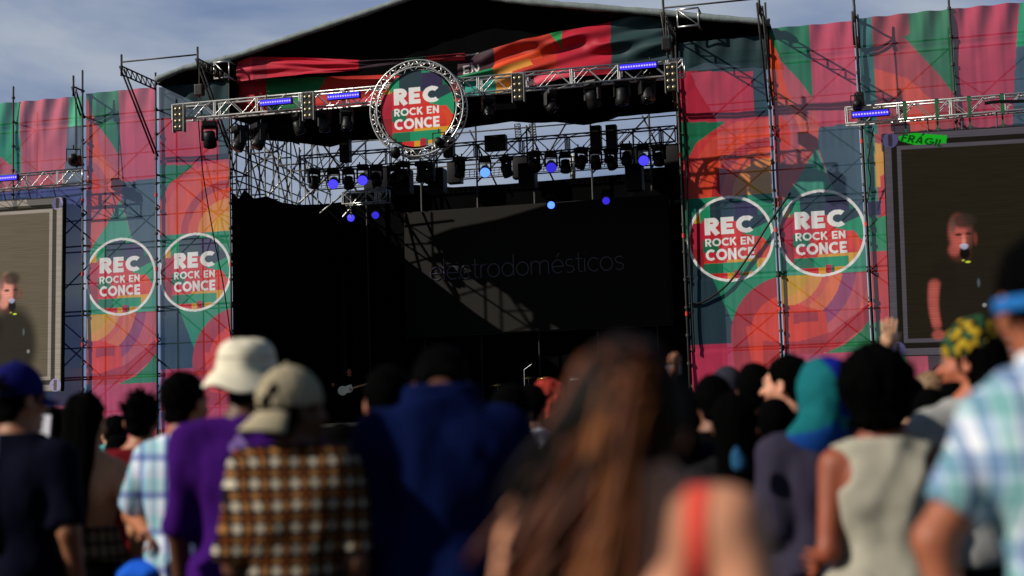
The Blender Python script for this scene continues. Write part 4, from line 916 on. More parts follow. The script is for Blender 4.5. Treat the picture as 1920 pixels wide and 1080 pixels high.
M_jean = fabric('dark_denim', (10, 12, 22)); M_blk = fabric('black_cotton', (4, 4, 5)); M_shoe = mat('shoe_leather', (20, 18, 17), .6)
def ramp_plaid(name, cols, px_, pz_, colsz=None, rough=.9, mul=True, rot=0.0):
    if name in MATS: return MATS[name]
    m = bpy.data.materials.new(name); m.use_nodes = True; t = m.node_tree; b = t.nodes['Principled BSDF']; b.inputs['Roughness'].default_value = rough; b.inputs['Specular IOR Level'].default_value = .1
    n = t.nodes.new; l = t.links.new; tcn = n('ShaderNodeTexCoord'); nz = n('ShaderNodeTexNoise'); nz.inputs['Scale'].default_value = 5; va = n('ShaderNodeVectorMath'); va.operation = 'MULTIPLY_ADD'
    va.inputs[1].default_value = (.014, .014, .014); l(tcn.outputs['Object'], nz.inputs['Vector']); l(nz.outputs['Color'], va.inputs[0]); l(tcn.outputs['Object'], va.inputs[2])
    mp_ = n('ShaderNodeMapping'); mp_.inputs['Rotation'].default_value = (0, R(rot), 0); l(va.outputs[0], mp_.inputs[0]); sp = n('ShaderNodeSeparateXYZ'); l(mp_.outputs[0], sp.inputs[0])
    ax = n('ShaderNodeMath'); ax.operation = 'MULTIPLY_ADD'; ax.inputs[1].default_value = .7; l(sp.outputs['Y'], ax.inputs[0]); l(sp.outputs['X'], ax.inputs[2])
    outs = []
    for src, per, cc in ((ax.outputs[0], px_, cols), (sp.outputs['Z'], pz_, colsz or cols)):
        dv = n('ShaderNodeMath'); dv.operation = 'DIVIDE'; dv.inputs[1].default_value = per; l(src, dv.inputs[0]); fr_ = n('ShaderNodeMath'); fr_.operation = 'FRACT'; l(dv.outputs[0], fr_.inputs[0])
        r_ = n('ShaderNodeValToRGB'); r_.color_ramp.interpolation = 'CONSTANT'; e = r_.color_ramp.elements
        while len(e) > 1: e.remove(e[-1])
        e[0].position = 0; e[0].color = (*lin(cc[0][1]), 1)
        for p_, c_ in cc[1:]: q = e.new(p_); q.color = (*lin(c_), 1)
        l(fr_.outputs[0], r_.inputs[0]); outs.append(r_.outputs[0])
    mx_ = n('ShaderNodeMix'); mx_.data_type = 'RGBA'; mx_.blend_type = 'MULTIPLY' if mul else 'MIX'; mx_.inputs[0].default_value = 1.0 if mul else .5
    l(outs[0], mx_.inputs[6]); l(outs[1], mx_.inputs[7]); l(mx_.outputs[2], b.inputs['Base Color']); MATS[name] = m; return m

def person(px, top, d, label, group='people watching the concert from behind', turn=0, skin=(176, 120, 92), bw=1.0, female=False, head=(0, 0, 0), hair='short', hairm=None,
           shirt=None, sleeve='short', hem=.9, trous=None, arms=None, hands=('relaxed', 'relaxed'), H=None, res=.015, neck=None, wr=1.0, shz=0.0, hx=0.0, paint=None, lean=0.0, hatr=0, feet=0.0, palms=(None, None), shx=0.0, eyes=False, tank=0):
    P0 = atd(px, top, d); base = Vector((P0[0], P0[1], feet)); Hh = H if H else P0[2]-feet; s = Hh/1.732; rz = .248+R(turn)
    root = empty('person', base, rz); root.scale = (s, s, s); root['seen'] = 1; del root['seen']
    fr_ = Matrix.Rotation(-rz, 3, 'Z')
    def loc(q): p = atd(q[0], q[1], d+(q[2] if len(q) > 2 else 0)); v = fr_ @ (Vector(p)-base); return np.array(v)/s
    wf = (.88 if female else 1.0)*bw; hipf = (1.06 if female else 1.0)*bw; waf = (.86 if female else 1.0)*bw
    J = {}
    for sd, k in ((-1, 'L'), (1, 'R')):
        sh = np.array([sd*.172*wf+shx, -.005, 1.385+shz]); el_, wr_ = np.array([sd*(.172*wf+.055), -.03, 1.12+shz]), np.array([sd*(.172*wf+.05), .06, .87])
        if arms and k in arms and arms[k] is not None:
            a = arms[k]; el_, wr_ = (loc(a[0]), loc(a[1])) if len(a[0]) == 3 and abs(a[0][0]) > 5 or a[0][0] > 5 else (np.array(a[0]), np.array(a[1]))
            v = el_-sh; v = v/np.linalg.norm(v)*.29; el_ = sh+v; u = wr_-el_; u = u/np.linalg.norm(u)*.25; wr_ = el_+u
        J[k] = (sh, el_, wr_)
    HR_ = rotm(*head); piv = np.array([shx*.3+hx, lean*.12, 1.497]); 
    if head[1] < -20: piv = piv+np.array([0, .05, -.03])
    def headQ(P): return (P-piv)@HR_
    def torso(P, inf=0.0, hips=True):
        d_ = ell(P, (0, .0, 1.27), (.158*wf+inf, .104*bw+inf, .20+inf))
        d_ = smin(d_, rcp(P, (-.12*wf, -.005, 1.375+shz*.8), (.12*wf, -.005, 1.375+shz*.8), .056+inf, .056+inf), .06)
        d_ = smin(d_, rcp(P, (0, 0, 1.20), (0, 0, 1.04), .135*waf+inf, .125*waf+inf, 1.35), .06)
        d_ = smin(d_, ell(P, (0, -.005, .95), (.165*hipf+inf, .115*hipf+inf, .13+inf)), .07)
        for sd in (-1, 1): d_ = smin(d_, rcp(P, (sd*.15*wf, -.012, 1.395+shz), (0+shx*.2, -.018, 1.475+shz*.5), .04+inf, .05+inf), .05); d_ = smin(d_, ell(P, (sd*.075, -.075*bw, 1.30), (.06+inf, .035+inf, .09+inf)), .03)
        return d_
    def arm(P, k, inf=0.0, upto=1.0):
        sh, e, w_ = J[k]; af = .9 if female else 1.0
        d_ = rcp(P, sh, e, .056*af*bw**.5+inf, .042*af+inf) if upto >= 1 else rcp(P, sh, sh+(e-sh)*upto, .056*af*bw**.5+inf, (.056-(.014*upto))*af+inf)
        if upto > 1: d_ = smin(d_, rcp(P, e, e+(w_-e)*(upto-1), .041*af+inf, (.041-.013*(upto-1))*af+inf), .02)
        return d_
    def body(P):
        d_ = torso(P)
        for k in 'LR': d_ = smin(d_, arm(P, k, 0, 2), .03)
        d_ = smin(d_, rcp(P, (shx*.2+hx*.4, -.015, 1.44), tuple(piv+HR_@np.array([0, -.012, .05])), .06, .052), .035)
        for sd in (-1, 1): d_ = smin(d_, rcp(P, (sd*.088, 0, .92), (sd*.098, .01, .49), .088*hipf, .055), .04); d_ = smin(d_, rcp(P, (sd*.098, .01, .49), (sd*.10, -.02, .07), .056, .038), .03); d_ = smin(d_, ell(P, (sd*.10, .05, .035), (.04, .11, .035)), .02)
        return d_
    allj = np.array([j for k in 'LR' for j in J[k]]); lo = np.minimum(allj.min(0)-.1, (-.3, -.24, -.01)); hi = np.maximum(allj.max(0)+.1, (.3, .26, 1.56))
    parts = [surf(body, lo, hi, res)]
    hv_, hf_ = surf(head_sdf, (-.115, -.135, -.085), (.115, .155, .26), .0075 if res < .018 else .012); parts.append((hv_@HR_.T+piv, hf_))
    for sd, k, i in ((-1, 'L', 0), (1, 'R', 1)): parts.append(hand_at(hands[i], -sd, J[k][1], J[k][2], 1.0, palms[i]))
    sk = np.array(lin(skin))
    def pt(V):
        C = np.tile(sk, (len(V), 1)); C *= (1+.25*noise3(V, (14, 14, 14), 2))[:, None]; Q = headQ(V)
        lip = (abs(Q[:, 0]) < .026)&(Q[:, 1] > .085)&(abs(Q[:, 2]-.044) < .012); C[lip] = C[lip]*np.array([1.0, .55, .55])
        br = (abs(abs(Q[:, 0])-.032) < .02)&(Q[:, 1] > .07)&(abs(Q[:, 2]-.14) < .007); C[br] *= .3
        if paint: paint(V, C)
        return C
    bd_ = sdf_obj('body', parts, M_skin, root, pt)
    if eyes:
        for sd in (-1, 1):
            q = piv+HR_@np.array([sd*.031, .083, .117]); e = MB().ball((0, 0, 0), .0125, 12).build('eye', mat('eye_white', (130, 120, 112), .5), root, True); e.location = q
            e2 = MB().ball((0, 0, 0), .006, 10).build('iris', mat('dark_iris', (20, 12, 8), .15), e, True); e2.location = HR_@np.array([0, .009, 0])
    sd0 = rnd.uniform(1, 90)
    def wrk(P, a): return a*(1.3*noise3(P, (5, 5, 3.2), sd0)+.8*noise3(P+P[..., [2, 0, 1]]*.6, (11, 9, 7), sd0+5)+.35*noise3(P, (26, 22, 16), sd0+9)+.9*np.abs(noise3(P@np.array([[1, 0, .5], [0, 1, 0], [-.5, 0, 1]]), (9, 6, 2.4), sd0+3)))
    if shirt:
        inf = .016*wr if sleeve != 'none' else .011*wr; up = {'short': .82, 'long': 1.93, 'none': 0, 'half': 1.05, 'strap': 0}[sleeve]
        def cloth(P):
            lo_ = np.clip((1.3-P[..., 2])/.4, 0, 1)
            d_ = torso(P, inf)-.016*lo_*wr
            if up:
                for k in 'LR':
                    e = arm(P, k, inf+.008, up)
                    if sleeve in ('short', 'half'): e = np.maximum(e, (P-J[k][0])@((J[k][1]-J[k][0])/.29)-.29*up)
                    d_ = smin(d_, e, .035)
            d_ = d_+wrk(P, .02*wr)-.004*wr
            d_ = np.maximum(d_, hem-P[..., 2]+.01*np.sin(P[..., 0]*20)); nk = (neck or 1.478)+max(0, shz)
            nk_ = nk+.012; d_ = np.maximum(d_, (P[..., 2]-nk_)); d_ = np.maximum(d_, -ell(P, (0, .02, nk_+.02), (.078, .095, .055)))
            if sleeve == 'none':
                for sd in (-1, 1): d_ = np.maximum(d_, -(rcp(P, (sd*(.155*wf), -.3, 1.36), (sd*(.155*wf), .3, 1.36), .062, .062)))if not tank else np.maximum(d_, -(rcp(P, (sd*.19*wf, -.3, 1.37), (sd*.19*wf, .3, 1.37), .07, .07)))
            if sleeve == 'strap': d_ = np.maximum(d_, P[..., 2]-neck)
            return d_
        lo2 = lo.copy(); lo2[2] = hem-.05; sh_o = sdf_obj('shirt', [surf(cloth, lo2-.03, hi+.03, res*.85)], shirt, root)
    else: sh_o = None
    def tro(P):
        d_ = ell(P, (0, -.005, .93), (.17*hipf+.008, .12*hipf+.008, .13))
        for sd in (-1, 1): d_ = smin(d_, rcp(P, (sd*.088, 0, .92), (sd*.098, .01, .49), .10*hipf, .075), .04); d_ = smin(d_, rcp(P, (sd*.098, .01, .49), (sd*.10, -.02, .09), .075, .068), .03)
        return np.maximum(np.maximum(d_+wrk(P, .01), P[..., 2]-1.0), .07-P[..., 2])
    sdf_obj('trousers', [surf(tro, (-.3, -.22, .03), (.3, .22, 1.04), .02)], trous or M_jean, root)
    for sd in (-1, 1):
        so_ = sdf_obj('shoe', [surf(lambda P: np.maximum(smin(ell(P, (sd*.10, .055, .045), (.052, .135, .045)), ell(P, (sd*.10, -.02, .06), (.05, .06, .06)), .02), .002-P[..., 2]), (sd*.1-.08, -.12, -.02), (sd*.1+.08, .22, .15), .018)], M_shoe, root)
    hm = hairm or M_hairk
    if hair:
        hn = rnd.uniform(0, 50)
        def hs(Q):
            d_ = ell(Q, (0, -.02, .152), (.087, .104, .101)) if hair != 'afro' else ell(Q, (0, -.03, .165), (.128, .135, .128))
            nz_ = .010*noise3(Q, (38, 38, 30), hn)+.007*noise3(Q, (90, 90, 60), hn)
            if hair in ('short', 'spiky'):
                d_ = smin(d_, rcp(Q, (-.03, -.062, .06), (.03, -.062, .06), .03, .03), .03); d_ = np.maximum(d_, (Q[..., 1]-(.045+.55*np.maximum(Q[..., 2]-.15, 0)))*.8); d_ = np.maximum(d_, (.035-Q[..., 2])+np.maximum(Q[..., 1]+.01, 0)*1.2)
            elif hair == 'afro':
                d_ = smin(d_, ell(Q, (0, -.06, .06), (.09, .07, .08)), .05); d_ = np.maximum(d_, (Q[..., 1]-(.07+.3*np.maximum(Q[..., 2]-.15, 0)))*.8); nz_ = nz_*2.2
            elif hair in ('long', 'bob'):
                e = -.16 if hair == 'bob' else -.40; d_ = smin(d_, rcp(Q, (0, -.05, .13), (0, -.10, e), .088, .075 if hair == 'long' else .09, 1.25), .04); d_ = np.maximum(d_, (Q[..., 1]-(.03+.4*np.maximum(Q[..., 2]-.15, 0)))*.8); nz_ = .018*noise3(Q, (60, 60, 5), hn)+.012*noise3(Q, (25, 25, 4), hn)
            elif hair == 'bun':
                d_ = smin(d_, ell(Q, (0, -.09, .235), (.05, .05, .045)), .02); d_ = np.maximum(d_, (Q[..., 1]-(.045+.5*np.maximum(Q[..., 2]-.15, 0)))*.8); d_ = np.maximum(d_, .03-Q[..., 2])
            return d_+nz_
        v, f = surf(hs, (-.16, -.22, -.46 if hair in ('long', 'bob') else -.05), (.16, .16, .33), .0085 if res < .018 else .014)
        ho = sdf_obj('hair', [(v@HR_.T+piv, f)], hm, root)
        tufts = {'short': 90, 'spiky': 260, 'afro': 260, 'long': 60, 'bob': 50, 'bun': 60}[hair] if res < .018 else 0
        if tufts:
            b = MB()
            for i in range(tufts):
                a = rnd.uniform(0, 2*math.pi); zz = rnd.uniform(-.3, 1); rr_ = math.sqrt(1-zz*zz); n_ = Vector((rr_*math.cos(a), rr_*math.sin(a), zz))
                if n_.y > .35 and n_.z < .6: continue
                R0 = (.083, .100, .097) if hair != 'afro' else (.122, .128, .12); p = Vector((n_.x*R0[0], n_.y*R0[1]-.02, n_.z*R0[2]+.152)); ln_ = {'spiky': rnd.uniform(.02, .05)*(1 if n_.z > .1 else .4), 'afro': rnd.uniform(.015, .03)}.get(hair, rnd.uniform(.008, .018)); dr = (n_+Vector((rnd.uniform(-.5, .5), rnd.uniform(-.5, .5), rnd.uniform(-.1, .5 if hair == 'spiky' else .2)))).normalized()
                b.tube(p, p+dr*ln_, .006 if hair == 'spiky' else .004, 5, .0008, False)
            bt = b.build('hair_tufts', hm, ho); bt['kind'] = 'stuff'; bt.matrix_local = Matrix.Translation(piv) @ Matrix(HR_.tolist()).to_4x4()
    HM = Matrix.Translation(piv) @ Matrix(HR_.tolist()).to_4x4()
    tag(root, label, 'person', group); root_d = dict(root=root, shirt=sh_o, HM=HM, loc=loc, J=J, s=s, piv=piv, HR=HR_)
    return root_d
def on_head(pd, o):
    o.parent = pd['root']; o.matrix_local = pd['HM'] @ o.matrix_local if False else pd['HM']
    return o
def head_cloth(pd, name, f, m, h=.009, box=((-.2, -.22, -.25), (.2, .22, .34)), paint=None):
    v, q = surf(f, box[0], box[1], h); o = sdf_obj(name, [(v@pd['HR'].T+pd['piv'], q)], m, pd['root'], (lambda V: paint((V-pd['piv'])@pd['HR'])) if paint else None); return o
def bucket_hat(pd, m):
    prof = [(.03, .254), (.06, .250), (.085, .236), (.099, .210), (.106, .178), (.110, .156), (.113, .150), (.132, .128), (.153, .100), (.157, .093), (.153, .091), (.130, .120), (.108, .144), (.102, .172), (.096, .206), (.07, .238)]
    n = 48; V = []; F = []
    for r, z in prof:
        for i in range(n):
            a = 2*math.pi*i/n; wv = 1+.02*math.sin(3*a+1)+.012*math.sin(7*a); dz = (.010*math.sin(2*a+.5)+.008*math.sin(5*a)) if r > .13 else .003*math.sin(6*a+z*60); V.append((r*wv*math.cos(a)*.97, r*wv*math.sin(a)*1.06-.012, z+dz))
    for j in range(len(prof)-1):
        for i in range(n): k = (i+1) % n; F.append((j*n+i, (j+1)*n+i, (j+1)*n+k, j*n+k))
    F.append(tuple(range(n)))
    o = on_head(pd, link_mesh('bucket_hat', V, F, m, None, True)); b = MB()
    for z, r in ((.150, .1115), (.195, .1045)): b.path([(r*math.cos(2*math.pi*i/n)*.97, r*math.sin(2*math.pi*i/n)*1.06-.012, z) for i in range(n)], .0018, 5, True)
    st = b.build('stitching', mat('hat_stitching', (150, 140, 120), .9), o)
    return o
def cap(pd, m, back=False, tilt=0):
    sgn = -1 if back else 1; dr = 2.6 if back else 1.0
    def f(Q):
        d = ell(Q, (0, -.012, .150), (.093, .112, .112)); d = np.maximum(d, .128-Q[..., 2]+.12*Q[..., 1]*sgn*.4); return np.maximum(d, -ell(Q, (0, -.012, .145), (.086, .105, .105)))
    o = head_cloth(pd, 'cap', f, m, .0075, ((-.13, -.15, .08), (.13, .15, .29)))
    V = []; F = []; n = 15
    for lay in (0, .006):
        for j in range(6):
            for i in range(n):
                a = -1.0+2.0*i/(n-1); r0 = .098+.085*j/5*math.cos(a*.9); V.append((math.sin(a)*(.092+.004*j)*(1+.01*j), sgn*(math.cos(a)*.098+.082*j/5*math.cos(a*1.2))-.012, .128-.02*(a*a)-.022*dr*j/5+lay))
    N_ = 6*n
    for j in range(5):
        for i in range(n-1): k = j*n+i; F.append((k, k+1, k+n+1, k+n)); k += N_; F.append((k, k+n, k+n+1, k+1))
    for i in range(n-1): k = 5*n+i; F.append((k, k+1, k+1+N_, k+N_))
    for j in range(5): k = j*n; F.append((k, k+n, k+n+N_, k+N_)); k = j*n+n-1; F.append((k, k+N_, k+n+N_, k+n))
    bl = link_mesh('bill', V, F, m, None, True); bl.parent = o; bl.matrix_local = pd['HM']
    bt = MB().ball((0, -.012, .263), .009, 8).build('button', m, None, True); bt.parent = o; bt.matrix_local = pd['HM']
    return o
def patch(pd, name, xs, zs, paint, m, side=-1):
    """a print laid on the back of a shirt, following the cloth"""
    from mathutils.bvhtree import BVHTree
    me = pd['shirt'].data; T = BVHTree.FromPolygons([v.co for v in me.vertices], [tuple(p.vertices) for p in me.polygons]); V = []; C = []; keep = {}
    for j, z in enumerate(zs):
        for i, x in enumerate(xs):
            c = paint(x, z)
            h = T.ray_cast(Vector((x, side*1.0, z)), Vector((0, -side, 0)))
            if h[0] is None: continue
            keep[(i, j)] = len(V); V.append(h[0]+Vector((0, side*.003, 0))); C.append(c)
    F = []
    for (i, j), k in keep.items():
        q = [keep.get(t) for t in ((i, j), (i+1, j), (i+1, j+1), (i, j+1))]
        if None not in q and all(C[t] for t in q): F.append(tuple(q))
    return link_mesh(name, V, F, m, pd['shirt'], True)
# ------------------------------------------------------------------ the crowd
G = 'people watching the concert from behind'
DARKSK = (92, 56, 38); MID = (150, 98, 70); LIGHT = (206, 150, 120)
F_purple = fabric('purple_cotton', (58, 17, 98)); F_blue = fabric('royal_blue_cotton', (6, 17, 56)); F_white = fabric('white_cotton', (205, 208, 220)); F_maroon = fabric('maroon_cotton', (96, 18, 26))
F_khaki = fabric('khaki_canvas', (166, 154, 128)); F_cream = fabric('cream_canvas', (224, 216, 192)); F_navy = fabric('navy_cotton', (9, 12, 28)); F_grey = fabric('charcoal_jersey', (52, 48, 64)); F_heather = fabric('heather_grey_jersey', (150, 150, 148), var=.3)
F_tank = fabric('stone_grey_jersey', (158, 153, 138), var=.25); F_ltblue = fabric('light_blue_cotton', (90, 120, 190)); F_denim = fabric('lit_denim', (78, 100, 124), var=.4)
CHK = ramp_plaid('checked_cotton', [(0, (222, 216, 202)), (.33, (34, 30, 54)), (.50, (170, 122, 70)), (.77, (34, 30, 54))], .060, .066)
PLD = ramp_plaid('pastel_plaid_cotton', [(0, (232, 236, 240)), (.16, (150, 176, 200)), (.36, (205, 214, 226)), (.42, (160, 196, 196)), (.68, (226, 232, 240)), (.74, (140, 160, 186)), (.92, (236, 236, 240))], .12, .17,
                 [(0, (226, 228, 234)), (.22, (176, 202, 204)), (.5, (222, 226, 238)), (.58, (170, 186, 208)), (.84, (240, 240, 240))])
PL2 = ramp_plaid('lilac_plaid_cotton', [(0, (226, 232, 240)), (.2, (120, 130, 180)), (.34, (180, 210, 220)), (.6, (228, 190, 206)), (.68, (150, 196, 204)), (.9, (236, 236, 240))], .12, .15,
                 [(0, (232, 236, 244)), (.25, (150, 160, 200)), (.45, (196, 222, 226)), (.8, (226, 226, 236))])

# 1 blue cap, far left
p = person(36, 692, 6.2, 'person at the left edge in dark blue cap and dark shirt with lit-coloured denim shoulder', turn=-14, skin=MID, shirt=F_navy, sleeve='short', head=(-24, 0, 0), hair='short'); cap(p, fabric('dark_blue_canvas', (22, 24, 92)))
def yoke(x, z): return z > 1.33+.02*math.sin(x*9) and x < -.02  # paler denim patch colours the left shoulder as sunlit
patch(p, 'lit_denim_shoulder', rng(-.24, .1, .014), rng(1.27, 1.5, .014), yoke, F_denim)
# 3 dark head behind
person(103, 768, 8.6, 'dark-haired person in black between the blue cap and the long-haired woman', skin=MID, shirt=M_blk, hair='bob', female=True)
# 2 tube top
def tattoo(V, C):
    m = (V[:, 1] < 0)&(abs(V[:, 0]+.07) < .08)&(abs(V[:, 2]-1.28) < .11); n = noise3(V, (42, 42, 42), 8); C[m & (n > .02)] = lin((40, 44, 36)); C[m & (n < -.17)] = lin((130, 44, 36))
person(160, 742, 7.2, 'long-haired woman in a beige tube top with a tattooed bare back', turn=-6, skin=(190, 134, 96), female=True, hair='long', shirt=ramp_plaid('beige_lace', [(0, (176, 166, 146)), (.7, (96, 84, 74))], .05, .06), sleeve='strap', neck=1.14, hem=.98, trous=M_blk, paint=tattoo, head=(-10, -6, 0), arms={'R': [(.25, -.05, 1.13), (.2, .12, .92)], 'L': None})
# 6 white shirt with scarf
p = person(214, 783, 11, 'person in a white shirt with a teal scarf beyond the spiky-haired man', skin=LIGHT, shirt=F_white, hair='short', shx=0, female=True, head=(35, 0, 0), eyes=True)
sdf_obj('scarf', [surf(lambda P: rcp(P, (-.05, 0, 1.47), (.05, 0, 1.47), .085, .085)+.02*noise3(P, (20, 20, 30)), (-.2, -.14, 1.36), (.2, .14, 1.58), .014)], fabric('teal_scarf', (90, 160, 160)), p['root'])
# 5 spiky
person(266, 742, 7.9, 'spiky-haired man in a maroon T-shirt', skin=(168, 108, 78), hair='spiky', shirt=F_maroon, neck=1.46)
# 4 child
person(234, 958, 8.4, 'child in a light blue shirt low among the adults at the left', skin=MID, hair='short', shirt=F_ltblue, H=1.16, res=.018)
# 7 lilac plaid
p = person(348, 703, 6.7, 'short-haired man in a pale lilac and blue plaid shirt', turn=-22, skin=(160, 100, 68), shirt=PL2, sleeve='short', hair='short', hem=.86, arms={'L': [(262, 925, .1), (285, 1010, -.1)], 'R': None}, wr=1.1, head=(-6, 0, 0))
sdf_obj('waist_jacket', [surf(lambda P: np.maximum(ell(P, (-.14, -.08, .93), (.14, .12, .06)), -1)+.03*noise3(P, (18, 18, 18)), (-.34, -.26, .82), (.08, .1, 1.04), .014)], fabric('bright_blue_nylon', (34, 96, 216)), p['root'])
# 8 purple, bucket hat
p = person(462, 646, 5.75, 'man in a cream bucket hat and purple T-shirt with a pale print on its back', turn=4, skin=DARKSK, shirt=F_purple, sleeve='half', hair='short', bw=1.04, hem=.86, wr=1.3, head=(0, 6, 0), neck=1.475); bucket_hat(p, F_cream)
def crest(x, z):
    z -= 1.395; x += .02; x *= 1.35; z *= 1.35
    return (abs(x) < .05-.6*abs(z+.02) and z > -.05 and z < .02) or (abs(x) < .018 and .02 <= z < .035) or (abs(x) < .085 and .055 < z < .066 and (int(x*170) % 3 != 0))
patch(p, 'back_print', rng(-.15, .1, .006), rng(1.28, 1.45, .005), crest, fabric('faded_print', (150, 120, 190)))
# 9 checked shirt
p = person(553, 700, 4.8, 'person in a khaki cap worn backwards and an orange and white checked shirt', turn=-4, skin=DARKSK, female=True, shirt=CHK, sleeve='short', hair='short', bw=.9, hem=.8, wr=1.6, head=(-46, 4, 0), shz=.02); cap(p, F_khaki, back=True)
# 10 royal blue
p = person(824, 640, 4.95, 'broad man in a royal blue shirt with his head bent forward', turn=2, skin=DARKSK, shirt=F_blue, sleeve='half', hair='short', bw=1.04, hem=.82, wr=1.5, head=(0, -68, 0), H=1.9, shz=-.015)
sdf_obj('collar', [surf(lambda P: np.maximum(rcp(P, (-.035, .0, 1.475), (.035, .0, 1.475), .082, .082), -rcp(P, (-.035, .01, 1.475), (.035, .01, 1.475), .071, .071))+np.maximum(0, abs(P[..., 2]-1.485)-.03), (-.16, -.12, 1.42), (.16, .12, 1.56), .009)], F_blue, p['root'])
# 11 raised hand
person(728, 694, 5.7, 'dark-haired person in black raising a pinched hand left of the blue shirt', skin=(200, 130, 104), shirt=M_blk, hair='short', arms={'L': [(668, 900, -.05), (662, 780, 0)], 'R': None}, hands=('pinch', 'relaxed'), palms=((1, .3, 0), None))
# 12 white T-shirt
person(958, 728, 6.6, 'man in a white T-shirt partly behind the royal blue shirt', turn=-8, skin=(130, 84, 60), shirt=F_white, hair='short', bw=1.04, wr=1.2)
# 13 nape
person(988, 726, 9.6, 'short-haired person in a small white collar seen just left of the front woman', turn=30, skin=LIGHT, shirt=F_white, hair='short', head=(20, 0, 0), eyes=True)
# 14 red curls
person(1026, 728, 10.2, 'person with curly orange-red hair beside the front woman', skin=LIGHT, shirt=M_blk, female=True, hair='afro', hairm=mat('orange_red_hair', (150, 34, 16), .7, 0, .3, 40, bump=.6, bscale=120))
# 17 profile man
person(1471, 672, 7.4, 'short-haired man turned left with his ear and cheek lit', turn=18, skin=(214, 150, 122), shirt=M_blk, hair='short', head=(40, 0, 0), eyes=True)
# 18 headscarf
p = person(1533, 680, 5.8, 'person in a teal and blue headscarf and charcoal T-shirt', turn=6, skin=(170, 112, 84), female=True, shirt=F_grey, sleeve='half', hair=None, bw=1.1, hem=.84, head=(14, 4, 6), wr=1.3)
def scf(Q):
    d = ell(Q, (0, -.02, .145), (.108, .12, .118)); d = smin(d, rcp(Q, (0, -.04, .08), (-.03, -.05, -.03), .085, .10), .05); d = smin(d, rcp(Q, (-.06, -.05, -.02), (-.14, .0, -.11), .06, .035), .04)
    d = np.maximum(d, Q[..., 1]-.075); return d+.014*noise3(Q+Q[..., [2, 0, 1]], (16, 9, 14), 3)+.005*noise3(Q, (50, 30, 40), 6)
def scp(Q):
    C = np.zeros((len(Q), 3)); C[:] = lin((12, 24, 120)); t = Q[:, 0]*.9+.25*(Q[:, 2]-.1); C[t < -.012] = lin((16, 96, 102)); low = Q[:, 2] < .03+.5*Q[:, 0]; C[low] = lin((14, 60, 130)); C[(Q[:, 2] < .035)&(Q[:, 0] > .0)&(Q[:, 2] > -.01)] = lin((20, 104, 108)); return C
head_cloth(p, 'headscarf', scf, cmat('dyed_cloth', .85, spec=.1), .009, paint=scp)
# 19 grey tank top
person(1648, 676, 5.15, 'woman with a rounded mass of black hair and a light grey sleeveless top', turn=-6, skin=(138, 70, 46), female=True, shirt=F_tank, sleeve='none', tank=1, hair='afro', hem=.84, wr=1.5, bw=1.12, arms={'L': [(1556, 990, -.08), (1530, 1052, .25)], 'R': [(1762, 960, 0), (1740, 1060, .2)]}, head=(-8, 0, -4), neck=1.462)
# 20 patterned wrap
p = person(1812, 604, 6.0, 'bearded person in a yellow and green head wrap and heather grey T-shirt', turn=14, skin=(176, 100, 70), shirt=F_heather, sleeve='half', hair='bob', bw=1.05, head=(44, 2, 4), wr=1.1, H=1.86, eyes=True)
def wrap(Q):
    d = ell(Q, (0, -.01, .175), (.097, .112, .09)); d = smin(d, ell(Q, (.0, -.02, .25), (.07, .075, .04)), .03); d = np.maximum(d, .13-Q[..., 2]-.2*Q[..., 1]); return d+.014*noise3(Q, (24, 24, 24), 7)
def wrp(Q):
    n = noise3(Q, (44, 44, 44), 5); C = np.zeros((len(Q), 3)); C[:] = lin((16, 20, 12)); C[n > .09] = lin((170, 140, 34)); C[n < -.16] = lin((40, 84, 54)); return C
head_cloth(p, 'head_wrap', wrap, cmat('dyed_cloth', .85, spec=.1), .008, paint=wrp)
sdf_obj('beard', [(lambda vf: (vf[0]@p['HR'].T+p['piv'], vf[1]))(surf(lambda Q: np.maximum(np.maximum(ell(Q, (0, .045, .03), (.062, .062, .06)), Q[..., 2]-.05), -ell(Q, (0, .1, .055), (.02, .03, .012)))+.006*noise3(Q, (60, 60, 60)), (-.1, -.05, -.06), (.1, .14, .1), .009))], M_hairk, p['root'])
# raised open hand behind
person(1700, 690, 8.8, 'dark-haired person raising an open hand in front of the right banner', skin=(214, 160, 124), shirt=M_blk, hair='short', arms={'L': [(1655, 745, 0), (1660, 690, 0)], 'R': None}, hands=('open', 'relaxed'), palms=((0, 1, 0), None), H=1.78)
person(1738, 700, 10.5, 'short fair-haired person turned left beneath the right screen', turn=20, skin=LIGHT, shirt=M_blk, hair='short', hairm=mat('fair_hair', (120, 92, 66), .6, 0, .4, 50), head=(30, 0, 0))
# 21 pastel plaid man, right edge
p = person(1998, 452, 3.25, 'tall man in a pastel blue and mint plaid short-sleeved shirt at the right edge', turn=-32, skin=(158, 92, 64), shirt=PLD, sleeve='short', hair='short', bw=1.06, hem=.8, wr=1.35, arms={'L': [(1770, 985, -.02), (1776, 1130, -.05)], 'R': None}, head=(40, 0, -2), eyes=True, shx=.06, hx=-.07)
sdf_obj('collar', [surf(lambda P: np.maximum(rcp(P, (-.03, .0, 1.48), (.03, .0, 1.48), .082, .078), -rcp(P, (-.03, .01, 1.48), (.03, .01, 1.48), .070, .070))+np.maximum(0, abs(P[..., 2]-1.485)-.03), (-.16, -.12, 1.42), (.16, .12, 1.56), .009)], PLD, p['root'])
head_cloth(p, 'cap_strap', lambda Q: np.maximum(np.maximum(ell(Q, (0, -.02, .12), (.096, .112, .10)), abs(Q[..., 2]-.115)-.016), -ell(Q, (0, -.02, .12), (.086, .102, .10)))+np.maximum(0, Q[..., 1]-.05), fabric('sky_blue_strap', (40, 110, 180)), .008)

